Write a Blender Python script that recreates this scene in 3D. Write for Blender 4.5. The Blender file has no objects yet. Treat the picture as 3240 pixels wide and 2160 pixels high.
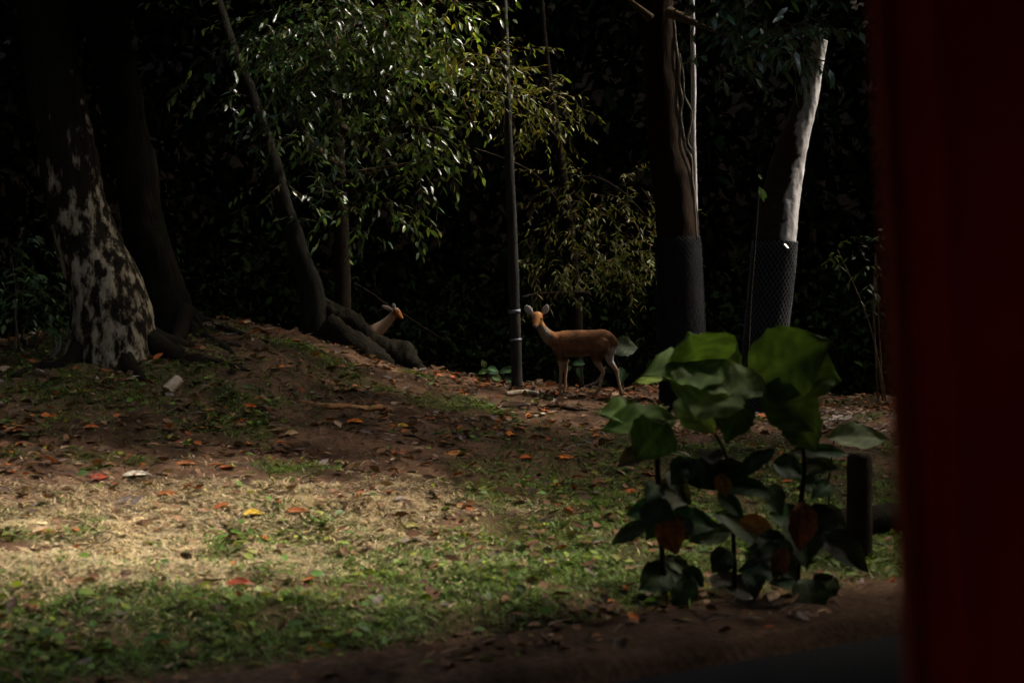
import bpy, math, random
import numpy as np
from mathutils import Vector, Matrix, noise as mnoise

random.seed(7)
RNG = np.random.default_rng(7)
SC = bpy.context.scene
COL = SC.collection

# ---------------------------------------------------------------- camera, world, sun, exposure
FPX = 4451.0
PITCH = math.radians(2.0)
CAM = Vector((0.0, 0.0, 1.9))
FWD = Vector((0, math.cos(PITCH), -math.sin(PITCH)))
UPV = Vector((0, math.sin(PITCH), math.cos(PITCH)))
RGT = Vector((1, 0, 0))
cd = bpy.data.cameras.new('camera')
cam = bpy.data.objects.new('camera', cd); COL.objects.link(cam)
cam.location = CAM
cam.rotation_euler = (math.pi / 2 - PITCH, 0, 0)
cd.sensor_width = 36.0
cd.lens = 36.0 * FPX / 3240.0
cd.clip_start = 0.05
cd.clip_end = 400
cd.dof.use_dof = True
cd.dof.focus_distance = 17.3
cd.dof.aperture_fstop = 1.7
SC.camera = cam

SUN_EL = math.radians(50.0)
SUN_AZ = math.radians(20.0)            # from +X towards +Y
SUN = Vector((math.cos(SUN_EL) * math.cos(SUN_AZ), math.cos(SUN_EL) * math.sin(SUN_AZ), math.sin(SUN_EL)))
w = bpy.data.worlds.new('World'); SC.world = w; w.use_nodes = True
nt = w.node_tree
sky = nt.nodes.new('ShaderNodeTexSky'); sky.sky_type = 'NISHITA'; sky.sun_disc = False
sky.sun_elevation = SUN_EL
sky.sun_rotation = math.pi / 2 - SUN_AZ
sky.dust_density = 7.0; sky.ozone_density = 0.6
nt.links.new(sky.outputs[0], nt.nodes['Background'].inputs[0])
nt.nodes['Background'].inputs[1].default_value = 0.15
sl = bpy.data.lights.new('sun', 'SUN'); sl.energy = 1.5; sl.angle = math.radians(14.0); sl.color = (1.0, 0.95, 0.86)
so = bpy.data.objects.new('sun', sl); COL.objects.link(so)
so.rotation_euler = SUN.to_track_quat('Z', 'Y').to_euler()
so.location = (10, 5, 20)
SC.view_settings.view_transform = 'Standard'
SC.view_settings.look = 'None'
SC.view_settings.exposure = 2.95
SC.view_settings.gamma = 1.0
SC.view_settings.use_curve_mapping = False
SC.render.engine = 'CYCLES'
SC.cycles.use_denoising = True
SC.cycles.max_bounces = 6
SC.cycles.diffuse_bounces = 3
SC.cycles.transmission_bounces = 4
SC.cycles.transparent_max_bounces = 4
SC.cycles.sample_clamp_indirect = 2.0

# ---------------------------------------------------------------- helpers
def P(px, py, d):
    return CAM + FWD * d + RGT * ((px - 1620.0) / FPX * d) + UPV * ((1080.0 - py) / FPX * d)

def link(o, parent=None):
    COL.objects.link(o)
    if parent is not None:
        o.parent = parent
        o.matrix_parent_inverse = parent.matrix_world.inverted()
    return o

def tag(o, label=None, cat=None, group=None, kind=None):
    if label: o['label'] = label
    if cat: o['category'] = cat
    if group: o['group'] = group
    if kind: o['kind'] = kind
    return o

def thing(name, loc, label, cat, group=None):
    o = bpy.data.objects.new(name, None); COL.objects.link(o)
    o.empty_display_size = 0.2
    o.location = loc
    o.matrix_world = Matrix.Translation(Vector(loc))
    return tag(o, label, cat, group)

def add_col(me, cols):
    a = me.color_attributes.new('Col', 'FLOAT_COLOR', 'POINT')
    c = np.ones((len(me.vertices), 4), dtype=np.float32)
    c[:, :3] = cols
    a.data.foreach_set('color', c.ravel())

def build(name, verts, faces, mat, parent=None, cols=None, smooth=True):
    me = bpy.data.meshes.new(name)
    me.from_pydata([tuple(v) for v in verts], [], [tuple(f) for f in faces])
    me.materials.append(mat)
    if cols is not None: add_col(me, np.asarray(cols, dtype=np.float32))
    if smooth:
        me.polygons.foreach_set('use_smooth', [True] * len(me.polygons))
    me.update()
    if parent is not None:
        me.transform(parent.matrix_world.inverted())
    o = bpy.data.objects.new(name, me); COL.objects.link(o)
    if parent is not None: o.parent = parent
    return o

def build_np(name, V, F, mat, parent=None, cols=None, smooth=False):
    """V (n,3) array, F (m,k) array of equal sized faces"""
    me = bpy.data.meshes.new(name)
    V = np.ascontiguousarray(V, dtype=np.float32)
    if parent is not None:
        V = V - np.array(parent.matrix_world.translation, dtype=np.float32)
    F = np.ascontiguousarray(F, dtype=np.int32)
    me.vertices.add(len(V)); me.vertices.foreach_set('co', V.ravel())
    k = F.shape[1]
    me.loops.add(F.size); me.loops.foreach_set('vertex_index', F.ravel())
    me.polygons.add(len(F))
    me.polygons.foreach_set('loop_start', np.arange(0, F.size, k, dtype=np.int32))
    me.polygons.foreach_set('loop_total', np.full(len(F), k, dtype=np.int32))
    if smooth: me.polygons.foreach_set('use_smooth', np.ones(len(F), dtype=bool))
    me.update(calc_edges=True)
    me.materials.append(mat)
    if cols is not None: add_col(me, cols)
    o = bpy.data.objects.new(name, me); COL.objects.link(o)
    if parent is not None: o.parent = parent
    return o

def vnoise(x, y, scale=1.0, seed=0):
    x = np.asarray(x, dtype=np.float64) / scale + seed * 17.31
    y = np.asarray(y, dtype=np.float64) / scale + seed * 9.77
    xi = np.floor(x).astype(np.int64); yi = np.floor(y).astype(np.int64)
    fx = x - xi; fy = y - yi
    fx = fx * fx * (3 - 2 * fx); fy = fy * fy * (3 - 2 * fy)
    def h(a, b):
        n = (a * 374761393 + b * 668265263 + seed * 974711) & 0x7fffffff
        n = ((n ^ (n >> 13)) * 1274126177) & 0x7fffffff
        n = n ^ (n >> 16)
        return (n & 0xffff) / 65535.0
    return (h(xi, yi) * (1 - fx) * (1 - fy) + h(xi + 1, yi) * fx * (1 - fy)
            + h(xi, yi + 1) * (1 - fx) * fy + h(xi + 1, yi + 1) * fx * fy)

def fbm(x, y, scale, seed=0, oct=3):
    s = 0; a = 1.0; t = 0
    for k in range(oct):
        s = s + a * vnoise(x, y, scale / (2 ** k), seed + k * 5); t += a; a *= 0.5
    return s / t

def sstep(a, b, x):
    t = np.clip((np.asarray(x, dtype=np.float64) - a) / (b - a), 0, 1)
    return t * t * (3 - 2 * t)

RD = (math.cos(math.radians(30)), math.sin(math.radians(30)))
def road_u(x, y):
    return (x + 1.4) * (-RD[1]) + (y - 6.85) * RD[0]
def road_s(x, y):
    return (x + 1.4) * RD[0] + (y - 6.85) * RD[1]

def H(x, y):
    x = np.asarray(x, dtype=np.float64); y = np.asarray(y, dtype=np.float64)
    u = road_u(x, y)
    up = np.clip(u, 0, None)
    base = 0.062 * up * (1 - 0.35 * np.exp(-up / 1.0)) + 0.03 * sstep(-0.1, 0.25, u)
    base = np.where(y > 19, np.minimum(base, 0.062 * np.clip(road_u(x, 19.0 + 0 * y), 0, None) + .03), base)
    sy = np.where(y < 17.0, 4.0, 1.6)
    mound = 0.84 * np.exp(-((x + 3.7) / 2.8) ** 2) * np.exp(-((y - 17.0) / sy) ** 2)
    mound = mound + 0.35 * np.exp(-((x + 8.5) / 3.5) ** 2) * np.exp(-((y - 16.0) / 4.0) ** 2)
    dip = -1.3 * sstep(19.0, 21.8, y)
    hill = np.clip(y - 29.0, 0, 22) * 0.8
    hill = hill + np.clip(np.abs(x) - 22, 0, 14) * 0.4
    rough = (fbm(x, y, 0.9, 3) - 0.5) * 0.16 + (vnoise(x, y, 0.16, 8) - 0.5) * 0.045 + (vnoise(x, y, 0.33, 9) - 0.5) * 0.06
    rough = rough * sstep(-0.2, 0.8, u) + (vnoise(x, y, 0.2, 8) - .5) * 0.02 * sstep(-1.0, -0.6, u)
    und = -0.06 * (1 - sstep(-.98, -.90, u)) + 0.075 * sstep(-.92, -.85, u) * (1 - sstep(-.14, .02, u))
    return base + mound + dip + hill + rough + und

def ground(x, y): return float(H(x, y))
def G(px, py):
    """point of the ground seen at that place of the photograph"""
    ray = FWD + RGT * ((px - 1620.0) / FPX) + UPV * ((1080.0 - py) / FPX)
    prev = None; t = 4.0
    while t < 45:
        q = CAM + ray * t
        dz = q.z - max(ground(q.x, q.y), 0 if road_u(q.x, q.y) < -0.85 else -9)
        if dz < 0:
            a = t - 0.1; b = t
            for _ in range(14):
                m = (a + b) / 2; q = CAM + ray * m
                if q.z - ground(q.x, q.y) < 0: b = m
                else: a = m
            q = CAM + ray * b
            return Vector((q.x, q.y, ground(q.x, q.y)))
        t += 0.1
    q = CAM + ray * 19.0
    return Vector((q.x, q.y, ground(q.x, q.y)))

def catmull(pts, rad, per=6):
    out = []; rr = []
    n = len(pts)
    for i in range(n - 1):
        p0 = pts[max(i - 1, 0)]; p1 = pts[i]; p2 = pts[i + 1]; p3 = pts[min(i + 2, n - 1)]
        for k in range(per):
            t = k / per
            q = 0.5 * ((2 * p1) + (p2 - p0) * t + (2 * p0 - 5 * p1 + 4 * p2 - p3) * t * t + (3 * p1 - p0 - 3 * p2 + p3) * t ** 3)
            out.append(q); rr.append(rad[i] * (1 - t) + rad[i + 1] * t)
    out.append(pts[-1]); rr.append(rad[-1])
    return out, rr

def tube(pts, rad, seg=10, per=5, disp=None, cap=True, ell=(1, 1), ref=None):
    pts = [Vector(p) for p in pts]
    P_, R_ = catmull(pts, rad, per) if per > 1 else (pts, list(rad))
    V = []; F = []
    a = None
    n = len(P_)
    for i, (p, r) in enumerate(zip(P_, R_)):
        t = (P_[min(i + 1, n - 1)] - P_[max(i - 1, 0)]).normalized()
        if ref is not None:
            a = (ref - t * ref.dot(t)).normalized()
        elif a is None:
            a = t.orthogonal().normalized()
        else:
            a = (a - t * a.dot(t)).normalized()
        b = t.cross(a)
        for k in range(seg):
            th = 2 * math.pi * k / seg
            rr = r
            dirv = a * math.cos(th) * ell[0] + b * math.sin(th) * ell[1]
            if disp: rr = r + disp(p + dirv * r, th, i / (n - 1), r)
            V.append(p + dirv * rr)
    for i in range(n - 1):
        for k in range(seg):
            k2 = (k + 1) % seg
            F.append((i * seg + k, i * seg + k2, (i + 1) * seg + k2, (i + 1) * seg + k))
    if cap:
        V.append(P_[0]); c0 = len(V) - 1
        V.append(P_[-1]); c1 = len(V) - 1
        for k in range(seg):
            k2 = (k + 1) % seg
            F.append((c0, k2, k)); F.append((c1, (n - 1) * seg + k, (n - 1) * seg + k2))
    return V, F

def merge(parts):
    V = []; F = []
    for v, f in parts:
        o = len(V); V += list(v); F += [tuple(i + o for i in q) for q in f]
    return V, F

# ---------------------------------------------------------------- materials
def mat_base(name):
    m = bpy.data.materials.new(name); m.use_nodes = True
    n = m.node_tree
    b = n.nodes['Principled BSDF']
    return m, n, b

def bump(n, b, tex_out, strength, dist=0.02):
    bp = n.nodes.new('ShaderNodeBump'); bp.inputs['Strength'].default_value = strength
    bp.inputs['Distance'].default_value = dist
    n.links.new(tex_out, bp.inputs['Height']); n.links.new(bp.outputs[0], b.inputs['Normal'])

def noise_tex(n, scale, detail=6, rough=0.6, vec=None, stretch=None):
    t = n.nodes.new('ShaderNodeTexNoise'); t.inputs['Scale'].default_value = scale
    t.inputs['Detail'].default_value = detail; t.inputs['Roughness'].default_value = rough
    tc = n.nodes.new('ShaderNodeTexCoord')
    src = tc.outputs['Object']
    if stretch:
        mp = n.nodes.new('ShaderNodeMapping'); mp.inputs['Scale'].default_value = stretch
        n.links.new(src, mp.inputs['Vector']); src = mp.outputs[0]
    n.links.new(src, t.inputs['Vector'])
    return t

def ramp(n, fac, stops):
    r = n.nodes.new('ShaderNodeValToRGB')
    e = r.color_ramp.elements
    while len(e) < len(stops): e.new(0.5)
    for el, (p, c) in zip(e, stops):
        el.position = p; el.color = (*c, 1)
    n.links.new(fac, r.inputs[0])
    return r

def mat_noise(name, stops, scale=5, rough=0.85, bstr=0.5, bscale=None, stretch=None, spec=0.06, detail=8, bdist=0.02):
    m, n, b = mat_base(name)
    t = noise_tex(n, scale, detail, 0.62, stretch=stretch)
    r = ramp(n, t.outputs[0], stops)
    n.links.new(r.outputs[0], b.inputs['Base Color'])
    b.inputs['Roughness'].default_value = rough
    b.inputs['Specular IOR Level'].default_value = spec
    t2 = noise_tex(n, bscale or scale * 4, 6, 0.65, stretch=stretch)
    bump(n, b, t2.outputs[0], bstr, bdist)
    return m

def mat_attr(name, rough=0.6, spec=0.4, trans=0.0, nscale=14, namt=0.5, bstr=0.0, transcol=(1.0, 1.0, 0.6)):
    m, n, b = mat_base(name)
    at = n.nodes.new('ShaderNodeAttribute'); at.attribute_name = 'Col'
    t = noise_tex(n, nscale, 5, 0.6)
    mr = n.nodes.new('ShaderNodeMapRange')
    mr.inputs['From Min'].default_value = 0.3; mr.inputs['From Max'].default_value = 0.7
    mr.inputs['To Min'].default_value = 1 - namt; mr.inputs['To Max'].default_value = 1 + namt * 0.6
    n.links.new(t.outputs[0], mr.inputs['Value'])
    mx = n.nodes.new('ShaderNodeVectorMath'); mx.operation = 'SCALE'
    n.links.new(at.outputs['Color'], mx.inputs[0]); n.links.new(mr.outputs[0], mx.inputs['Scale'])
    n.links.new(mx.outputs[0], b.inputs['Base Color'])
    b.inputs['Roughness'].default_value = rough
    b.inputs['Specular IOR Level'].default_value = spec
    if bstr: bump(n, b, t.outputs[0], bstr, 0.02)
    if trans > 0:
        tr = n.nodes.new('ShaderNodeBsdfTranslucent')
        mc = n.nodes.new('ShaderNodeVectorMath'); mc.operation = 'MULTIPLY'
        mc.inputs[1].default_value = (transcol[0] * 1.3, transcol[1] * 1.3, transcol[2] * 1.0)
        n.links.new(mx.outputs[0], mc.inputs[0]); n.links.new(mc.outputs[0], tr.inputs['Color'])
        ms = n.nodes.new('ShaderNodeMixShader'); ms.inputs[0].default_value = trans
        out = n.nodes['Material Output']
        n.links.new(b.outputs[0], ms.inputs[1]); n.links.new(tr.outputs[0], ms.inputs[2])
        n.links.new(ms.outputs[0], out.inputs['Surface'])
    return m

M = {}
M['soil'] = mat_attr('forest_soil', 0.95, 0.05, 0, 22, 0.55, 0.6)
M['leaf'] = mat_attr('glossy_leaf', 0.30, 0.65, 0.28, 9, 0.35)
M['leaf_soft'] = mat_attr('soft_leaf', 0.55, 0.3, 0.3, 9, 0.35)
M['leaf_big'] = mat_attr('broad_leaf', 0.62, 0.12, 0.38, 12, 0.3)
M['leaf_dead'] = mat_attr('dead_leaf', 0.75, 0.12, 0.12, 40, 0.45)
M['grass'] = mat_attr('grass_blade', 0.6, 0.3, 0.25, 3, 0.3)
M['canopy'] = mat_attr('canopy_leaf', 0.9, 0.0, 0.0, 3, 0.4)
M['fur'] = mat_attr('deer_fur', 0.9, 0.06, 0, 45, 0.35, 0.3)
def flaky():
    m, n, b = mat_base('flaky_dappled_bark')
    t = noise_tex(n, 5.2, 8, .62, stretch=(1.7, 1.7, .7))
    tc = n.nodes.new('ShaderNodeTexCoord'); sx = n.nodes.new('ShaderNodeSeparateXYZ')
    n.links.new(tc.outputs['Object'], sx.inputs[0])
    mr = n.nodes.new('ShaderNodeMapRange')      # flakes fade upward, putting the upper trunk's shade into the colour
    mr.inputs['From Min'].default_value = .9; mr.inputs['From Max'].default_value = 3.0
    mr.inputs['To Min'].default_value = .03; mr.inputs['To Max'].default_value = -.13
    n.links.new(sx.outputs['Z'], mr.inputs['Value'])
    ad = n.nodes.new('ShaderNodeMath'); ad.operation = 'ADD'
    n.links.new(t.outputs[0], ad.inputs[0]); n.links.new(mr.outputs[0], ad.inputs[1])
    r = ramp(n, ad.outputs[0], [(0.0, (.006, .005, .003)), (0.49, (.011, .008, .005)), (0.535, (.09, .07, .044)), (0.60, (.22, .185, .12)), (1.0, (.34, .30, .21))])  # pale stops carry both the flakes and the dappled light on them
    n.links.new(r.outputs[0], b.inputs['Base Color']); b.inputs['Roughness'].default_value = .92
    b.inputs['Specular IOR Level'].default_value = .06
    bump(n, b, ad.outputs[0], 1.0, .03)
    return m
M['bark_flaky'] = flaky()
M['bark_dark'] = mat_noise('dark_bark', [(0.2, (.02, .015, .01)), (0.55, (.05, .036, .022)), (0.8, (.085, .065, .04))], 7, 0.92, 0.9, 25, (2.2, 2.2, .5))
M['bark_mossy'] = mat_noise('mossy_bark', [(0.25, (.006, .004, .003)), (0.5, (.013, .009, .006)), (0.62, (.011, .013, .005)), (0.85, (.035, .029, .017))], 5, 0.95, 0.9, 24, (1.6, 1.6, .7))
M['bark_grey'] = mat_noise('grey_bark', [(0.25, (.010, .009, .007)), (0.55, (.022, .020, .015)), (0.8, (.045, .041, .032))], 7, 0.9, 0.7, 28, (1.6, 1.6, .5))
M['bark_red'] = mat_noise('red_brown_bark', [(0.25, (.008, .004, .002)), (0.55, (.019, .010, .005)), (0.8, (.045, .024, .013))], 6, 0.92, 0.9, 22, (2, 2, .5))
M['bark_pale'] = mat_noise('pale_bark', [(0.2, (.10, .085, .072)), (0.45, (.26, .235, .22)), (0.8, (.44, .41, .39))], 8, 0.85, 0.7, 30, (1.6, 1.6, .5))
M['netting'] = mat_noise('dark_netting', [(0.3, (.007, .007, .007)), (0.7, (.024, .024, .024))], 30, 0.7, 0.2)
M['wire'] = mat_noise('lit_grey_wire', [(0.3, (.06, .06, .06)), (0.7, (.13, .13, .13))], 30, 0.7, 0.2, spec=0.1)  # paler wires for the pale tree's guard, painting the light on it
M['pole'] = mat_noise('weathered_pole', [(0.25, (.013, .012, .010)), (0.6, (.033, .031, .026)), (0.85, (.075, .07, .06))], 9, 0.7, 0.35, 30, (2, 2, .4), spec=0.12)
M['tape'] = mat_noise('pale_tape', [(0.3, (.08, .09, .12)), (0.7, (.24, .27, .34))], 20, 0.35, 0.1, spec=0.5)
M['bark_root'] = mat_noise('dark_root_bark', [(0.3, (.010, .008, .006)), (0.6, (.022, .018, .011)), (0.85, (.05, .043, .03))], 9, 0.95, 1.0, 30)
M['wood_pale'] = mat_noise('pale_wood', [(0.3, (.30, .23, .15)), (0.7, (.52, .43, .31))], 12, 0.85, 0.5, 40)
M['wood_orange'] = mat_noise('orange_brown_wood', [(0.3, (.14, .06, .022)), (0.55, (.30, .15, .06)), (0.8, (.42, .27, .14))], 9, 0.85, 0.6, 40)
M['wood_dark'] = mat_noise('dark_wood', [(0.3, (.012, .009, .006)), (0.7, (.035, .026, .018))], 9, 0.9, 0.6, 40)
M['wood_grey'] = mat_noise('grey_wood', [(0.3, (.10, .085, .065)), (0.7, (.20, .175, .14))], 9, 0.9, 0.6, 40)
M['twig'] = mat_noise('twig_bark', [(0.3, (.05, .035, .02)), (0.7, (.13, .09, .055))], 12, 0.9, 0.4, 40)
M['asphalt'] = mat_noise('asphalt', [(0.3, (.016, .016, .015)), (0.7, (.032, .031, .029))], 35, 0.9, 0.6, 160, bdist=0.006)
M['paint_red'] = mat_noise('dark_red_paint', [(0.25, (.30, .003, .004)), (0.5, (.42, .004, .005)), (0.75, (.50, .006, .006))], 3.5, 0.6, 0.08, 40, spec=0.15)
M['rubber'] = mat_noise('brown_seal', [(0.3, (.20, .022, .010)), (0.7, (.28, .035, .014))], 9, 0.7, 0.2)
M['dark'] = mat_noise('dark_horn', [(0.3, (.010, .008, .007)), (0.7, (.025, .02, .017))], 20, 0.4, 0.2)
M['eye'] = mat_noise('dark_eye', [(0.3, (.004, .003, .003)), (0.7, (.010, .007, .005))], 20, 0.12, 0.0, spec=0.6)
M['white_tag'] = mat_noise('white_tag', [(0.3, (.74, .74, .74)), (0.7, (.82, .82, .82))], 20, 0.4, 0.1)

# ---------------------------------------------------------------- leaves, vectorised
def unit(a):
    return a / np.maximum(np.linalg.norm(a, axis=1, keepdims=True), 1e-9)

def leaf_arrays(pos, axis, nrm, L, W, fold=0.25, curl=0.15, rich=True):
    """lance shaped leaves as folded blades: 8 verts, 4 tris + 2 quads split to 8 tris"""
    n = len(pos)
    ax = unit(axis)
    side = unit(np.cross(nrm, ax)); up = np.cross(ax, side)
    L = np.broadcast_to(np.asarray(L, dtype=float), (n,))[:, None]
    W = np.broadcast_to(np.asarray(W, dtype=float), (n,))[:, None]
    fold = np.broadcast_to(np.asarray(fold, dtype=float), (n,))[:, None]
    curl = np.broadcast_to(np.asarray(curl, dtype=float), (n,))[:, None]
    if rich:
        st = [(0, 0, 0), (.33, -1, .92), (.33, 0, 0), (.33, 1, .92), (.68, -1, .72), (.68, 0, 0), (.68, 1, .72), (1, 0, 0)]
        V = np.zeros((n, 8, 3))
        for k, (t, s, wd) in enumerate(st):
            V[:, k] = pos + ax * L * t + side * (s * wd * W * 0.5) + up * (abs(s) * wd * W * fold * 0.5 - curl * L * t * t)
        T = np.array([(0, 2, 1), (0, 3, 2), (1, 2, 5), (1, 5, 4), (2, 3, 6), (2, 6, 5), (4, 5, 7), (5, 6, 7)])
    else:
        st = [(0, 0, 0), (.45, -1, 1), (.45, 1, 1), (1, 0, 0)]
        V = np.zeros((n, 4, 3))
        for k, (t, s, wd) in enumerate(st):
            V[:, k] = pos + ax * L * t + side * (s * wd * W * 0.5) + up * (abs(s) * wd * W * fold * 0.5 - curl * L * t * t)
        T = np.array([(0, 2, 1), (1, 2, 3)])
    nv = V.shape[1]
    F = (T[None] + (np.arange(n) * nv)[:, None, None]).reshape(-1, 3)
    return V.reshape(-1, 3), F, nv

def leaves_obj(name, pos, axis, nrm, L, W, cols, mat, parent=None, fold=0.25, curl=0.15, rich=True, smooth=False):
    V, F, nv = leaf_arrays(pos, axis, nrm, L, W, fold, curl, rich)
    return build_np(name, V, F, mat, parent, np.repeat(cols, nv, axis=0), smooth)

def jitter_cols(n, base, var=0.35, hue=0.15):
    base = np.asarray(base, dtype=float)
    c = base[None] * (1 + (RNG.random((n, 1)) - 0.5) * 2 * var) * (1 + (RNG.random((n, 3)) - 0.5) * 2 * hue)
    return np.clip(c, 0.002, 0.9)

def sprays(centres, per_twig=11, tl=(0.35, 0.8), hang=0.6, leafL=(.10, .17), aspect=.28, down=.5):
    """twigs with alternate leaves inside ellipsoids: centres = (point, (rx,ry,rz), number of twigs)"""
    pos = []; axs = []; nrm = []; LL = []; twigs = []
    for c, rr, nt_ in centres:
        for _ in range(nt_):
            d = RNG.normal(size=3); d /= np.linalg.norm(d)
            q = np.array(c) + d * np.array(rr) * (RNG.random() ** 0.45)
            out = d * np.array([1, 1, 0.6]) + RNG.normal(size=3) * 0.5
            out[2] -= hang * RNG.random()
            out /= np.linalg.norm(out)
            ln = RNG.uniform(*tl)
            m = max(3, int(per_twig * ln / tl[1]))
            p = q.copy(); step = ln / m
            tw = [q.copy()]
            dirv = out.copy()
            for k in range(m):
                dirv = dirv + RNG.normal(size=3) * 0.10; dirv[2] -= 0.05 * hang
                dirv /= np.linalg.norm(dirv)
                p = p + dirv * step
                tw.append(p.copy())
                s = np.cross(dirv, [0, 0, 1.0]); s /= max(np.linalg.norm(s), 1e-6)
                sg = 1 if k % 2 else -1
                a = dirv * 0.55 + s * sg * RNG.uniform(.5, 1.0) + RNG.normal(size=3) * .22
                a[2] -= down * RNG.random()
                pos.append(p + RNG.normal(size=3) * .012); axs.append(a)
                nn = RNG.normal(size=3) * .55; nn[2] += 1.0
                nrm.append(nn); LL.append(RNG.uniform(*leafL))
            twigs.append(tw)
    return np.array(pos), np.array(axs), np.array(nrm), np.array(LL), twigs

def twig_mesh(twigs, r=0.006, every=1):
    V = []; F = []
    for tw in twigs[::every]:
        pts = [Vector(tw[0]), Vector(tw[len(tw) // 2]), Vector(tw[-1])]
        v, f = tube(pts, [r, r * .7, r * .35], 4, 1, cap=False)
        o = len(V); V += v; F += [tuple(i + o for i in q) for q in f]
    return V, F

# ---------------------------------------------------------------- SETTING: ground, road
def axis_coords(lo, hi, a, b, fine, grow=1.18):
    xs = list(np.arange(a, b, fine))
    s = fine; x = xs[-1]; out = []
    while x < hi:
        s *= grow; x += s; out.append(min(x, hi))
    xs += out
    s = fine; x = a; out = []
    while x > lo:
        s *= grow; x -= s; out.append(max(x, lo))
    return np.array(out[::-1] + xs)
gx = axis_coords(-70, 70, -7.5, 6.5, 0.055)
gy = axis_coords(-45, 75, 5.4, 19.6, 0.05)
XX, YY = np.meshgrid(gx, gy)
ZZ = H(XX, YY)
nx, ny = len(gx), len(gy)
V = np.stack([XX, YY, ZZ], -1).reshape(-1, 3)
ii = np.arange(nx * ny).reshape(ny, nx)
F = np.stack([ii[:-1, :-1], ii[:-1, 1:], ii[1:, 1:], ii[1:, :-1]], -1).reshape(-1, 4)

def cover(x, y):
    """how much dry straw, green growth and bare soil there is at a place (0..1)"""
    u = road_u(x, y)
    straw = np.exp(-((x + 2.5) / 1.9) ** 2 - ((y - 9.5 - .25 * (x + 2.5)) / 1.2) ** 2) * 1.0
    straw = straw + 0.4 * np.exp(-((x + 1.2) / 1.5) ** 2 - ((y - 10.6) / 0.8) ** 2)
    straw = np.clip(straw * 1.5 * sstep(.34, .56, fbm(x, y, .55, 21)) * (.35 + .65 * sstep(.3, .6, fbm(x * .6, y, .22, 23))), 0, 1)
    near = (1 - sstep(1.3, 3.2, u + (fbm(x, y, 1.2, 31) - .5) * 2.4)) * sstep(-0.15, 0.5, u)
    right = sstep(-.6, .8, x + (fbm(x, y, 1.0, 33) - .5) * 2) * (1 - sstep(11.5, 15.5, y + (fbm(x, y, 1.5, 35) - .5) * 4)) * sstep(0, .5, u)
    patch = sstep(.56, .72, fbm(x, y, .75, 37)) * sstep(0, .5, u) * .75
    moss = np.exp(-((x + 4.6) / 1.9) ** 2 - ((y - 14.2) / 1.3) ** 2) * .8
    green = np.clip(np.maximum.reduce([near, right * .85, patch, moss]), 0, 1)
    green = green * (.35 + .65 * sstep(.32, .58, fbm(x, y, .35, 41)))
    return straw, green * (1 - straw * .8)

st_, gr_ = cover(XX, YY)
u_ = road_u(XX, YY)
soil = np.array([.040, .023, .013]); soil2 = np.array([.125, .070, .040]); strawc = np.array([.30, .235, .135]); greenc = np.array([.040, .058, .016]); verge = np.array([.075, .045, .027])
mixn = sstep(.3, .7, fbm(XX, YY, .42, 51, 4))[..., None]
c = soil * (1 - mixn) + soil2 * mixn
c = c * (0.75 + 0.5 * vnoise(XX, YY, .12, 55)[..., None])
st2 = st_ * (.25 + .6 * sstep(.35, .65, fbm(XX, YY, .16, 53)))
c = c * (1 - st2[..., None]) + strawc * st2[..., None]
c = c * (1 - gr_[..., None] * .75) + greenc * gr_[..., None] * .75
vg = (1 - sstep(-.15, .15, u_ + (fbm(XX, YY, .4, 57) - .5) * .4))[..., None]
c = c * (1 - vg) + verge * vg * (0.7 + .6 * mixn)
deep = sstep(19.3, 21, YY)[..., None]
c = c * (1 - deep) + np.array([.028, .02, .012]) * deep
tag(build_np('forest_floor', V, F, M['soil'], None, c.reshape(-1, 3), True), kind='structure')

# road sheet with a ragged edge, following the same direction
rv = []; rf = []
ss = np.arange(-60, 62, 0.25)
edge = -0.93 + (fbm(ss, ss * 0, .8, 61) - .5) * .05
cols_ = [(-9.5), (-5.0), (-2.0)]
for k, s in enumerate(ss):
    for uu in (-9.5, -6, -3, edge[k] - .06, edge[k]):
        x = -1.4 + s * RD[0] - uu * RD[1]; y = 6.85 + s * RD[1] + uu * RD[0]
        rv.append((x, y, 0.0 if uu != edge[k] else -0.035))
for k in range(len(ss) - 1):
    for j in range(4):
        a = k * 5 + j
        rf.append((a, a + 5, a + 6, a + 1))
tag(build('road', rv, rf, M['asphalt'], smooth=True), kind='structure')

# ---------------------------------------------------------------- canopy and far wood (shade and backdrop)
GAPS = [  # place the light reaches, radius of the hole, how open the hole in the leaves is
    (Vector((-2.3, 9.6, .5)), 1.5, 1.0),
    (Vector((-4.0, 9.0, .5)), 1.2, .9),
    (Vector((-1.0, 10.6, .5)), .8, .4),
    (P(1130, 120, 16.6), 1.5, 1.0),
    (P(1330, 60, 16.6), 1.0, 1.0),
    (P(1200, 420, 16.8), .8, .8),
    (P(1580, 300, 17.8), 1.0, 1.0),
    (P(1900, 720, 19.4), .9, .2),
    (P(2570, 420, 17.0), 1.5, 1.0),
    (P(2195, 300, 18.3), .28, .9),
    (P(2440, 120, 14.5), .6, .9),
    (P(2350, 110, 15.3), .5, .8),
    (P(2590, 160, 17.0), .6, 1.0),
    (P(2200, 1120, 8.6), .8, 1.0),
    (P(1840, 1060, 17.8), .6, .6),
    (P(330, 900, 15.0), .7, .35),
    (Vector((-3.2, 7.9, .3)), 1.2, .65),
    (Vector((-1.3, 8.5, .3)), 1.0, .6),
    (Vector((.1, 9.3, .4)), 1.0, .3),
    (P(2430, 1150, 8.6), .6, .8),
    (Vector((-2.0, 12.4, .8)), 2.1, .85),
    (Vector((.3, 13.2, .6)), 1.2, .5),
]
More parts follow.
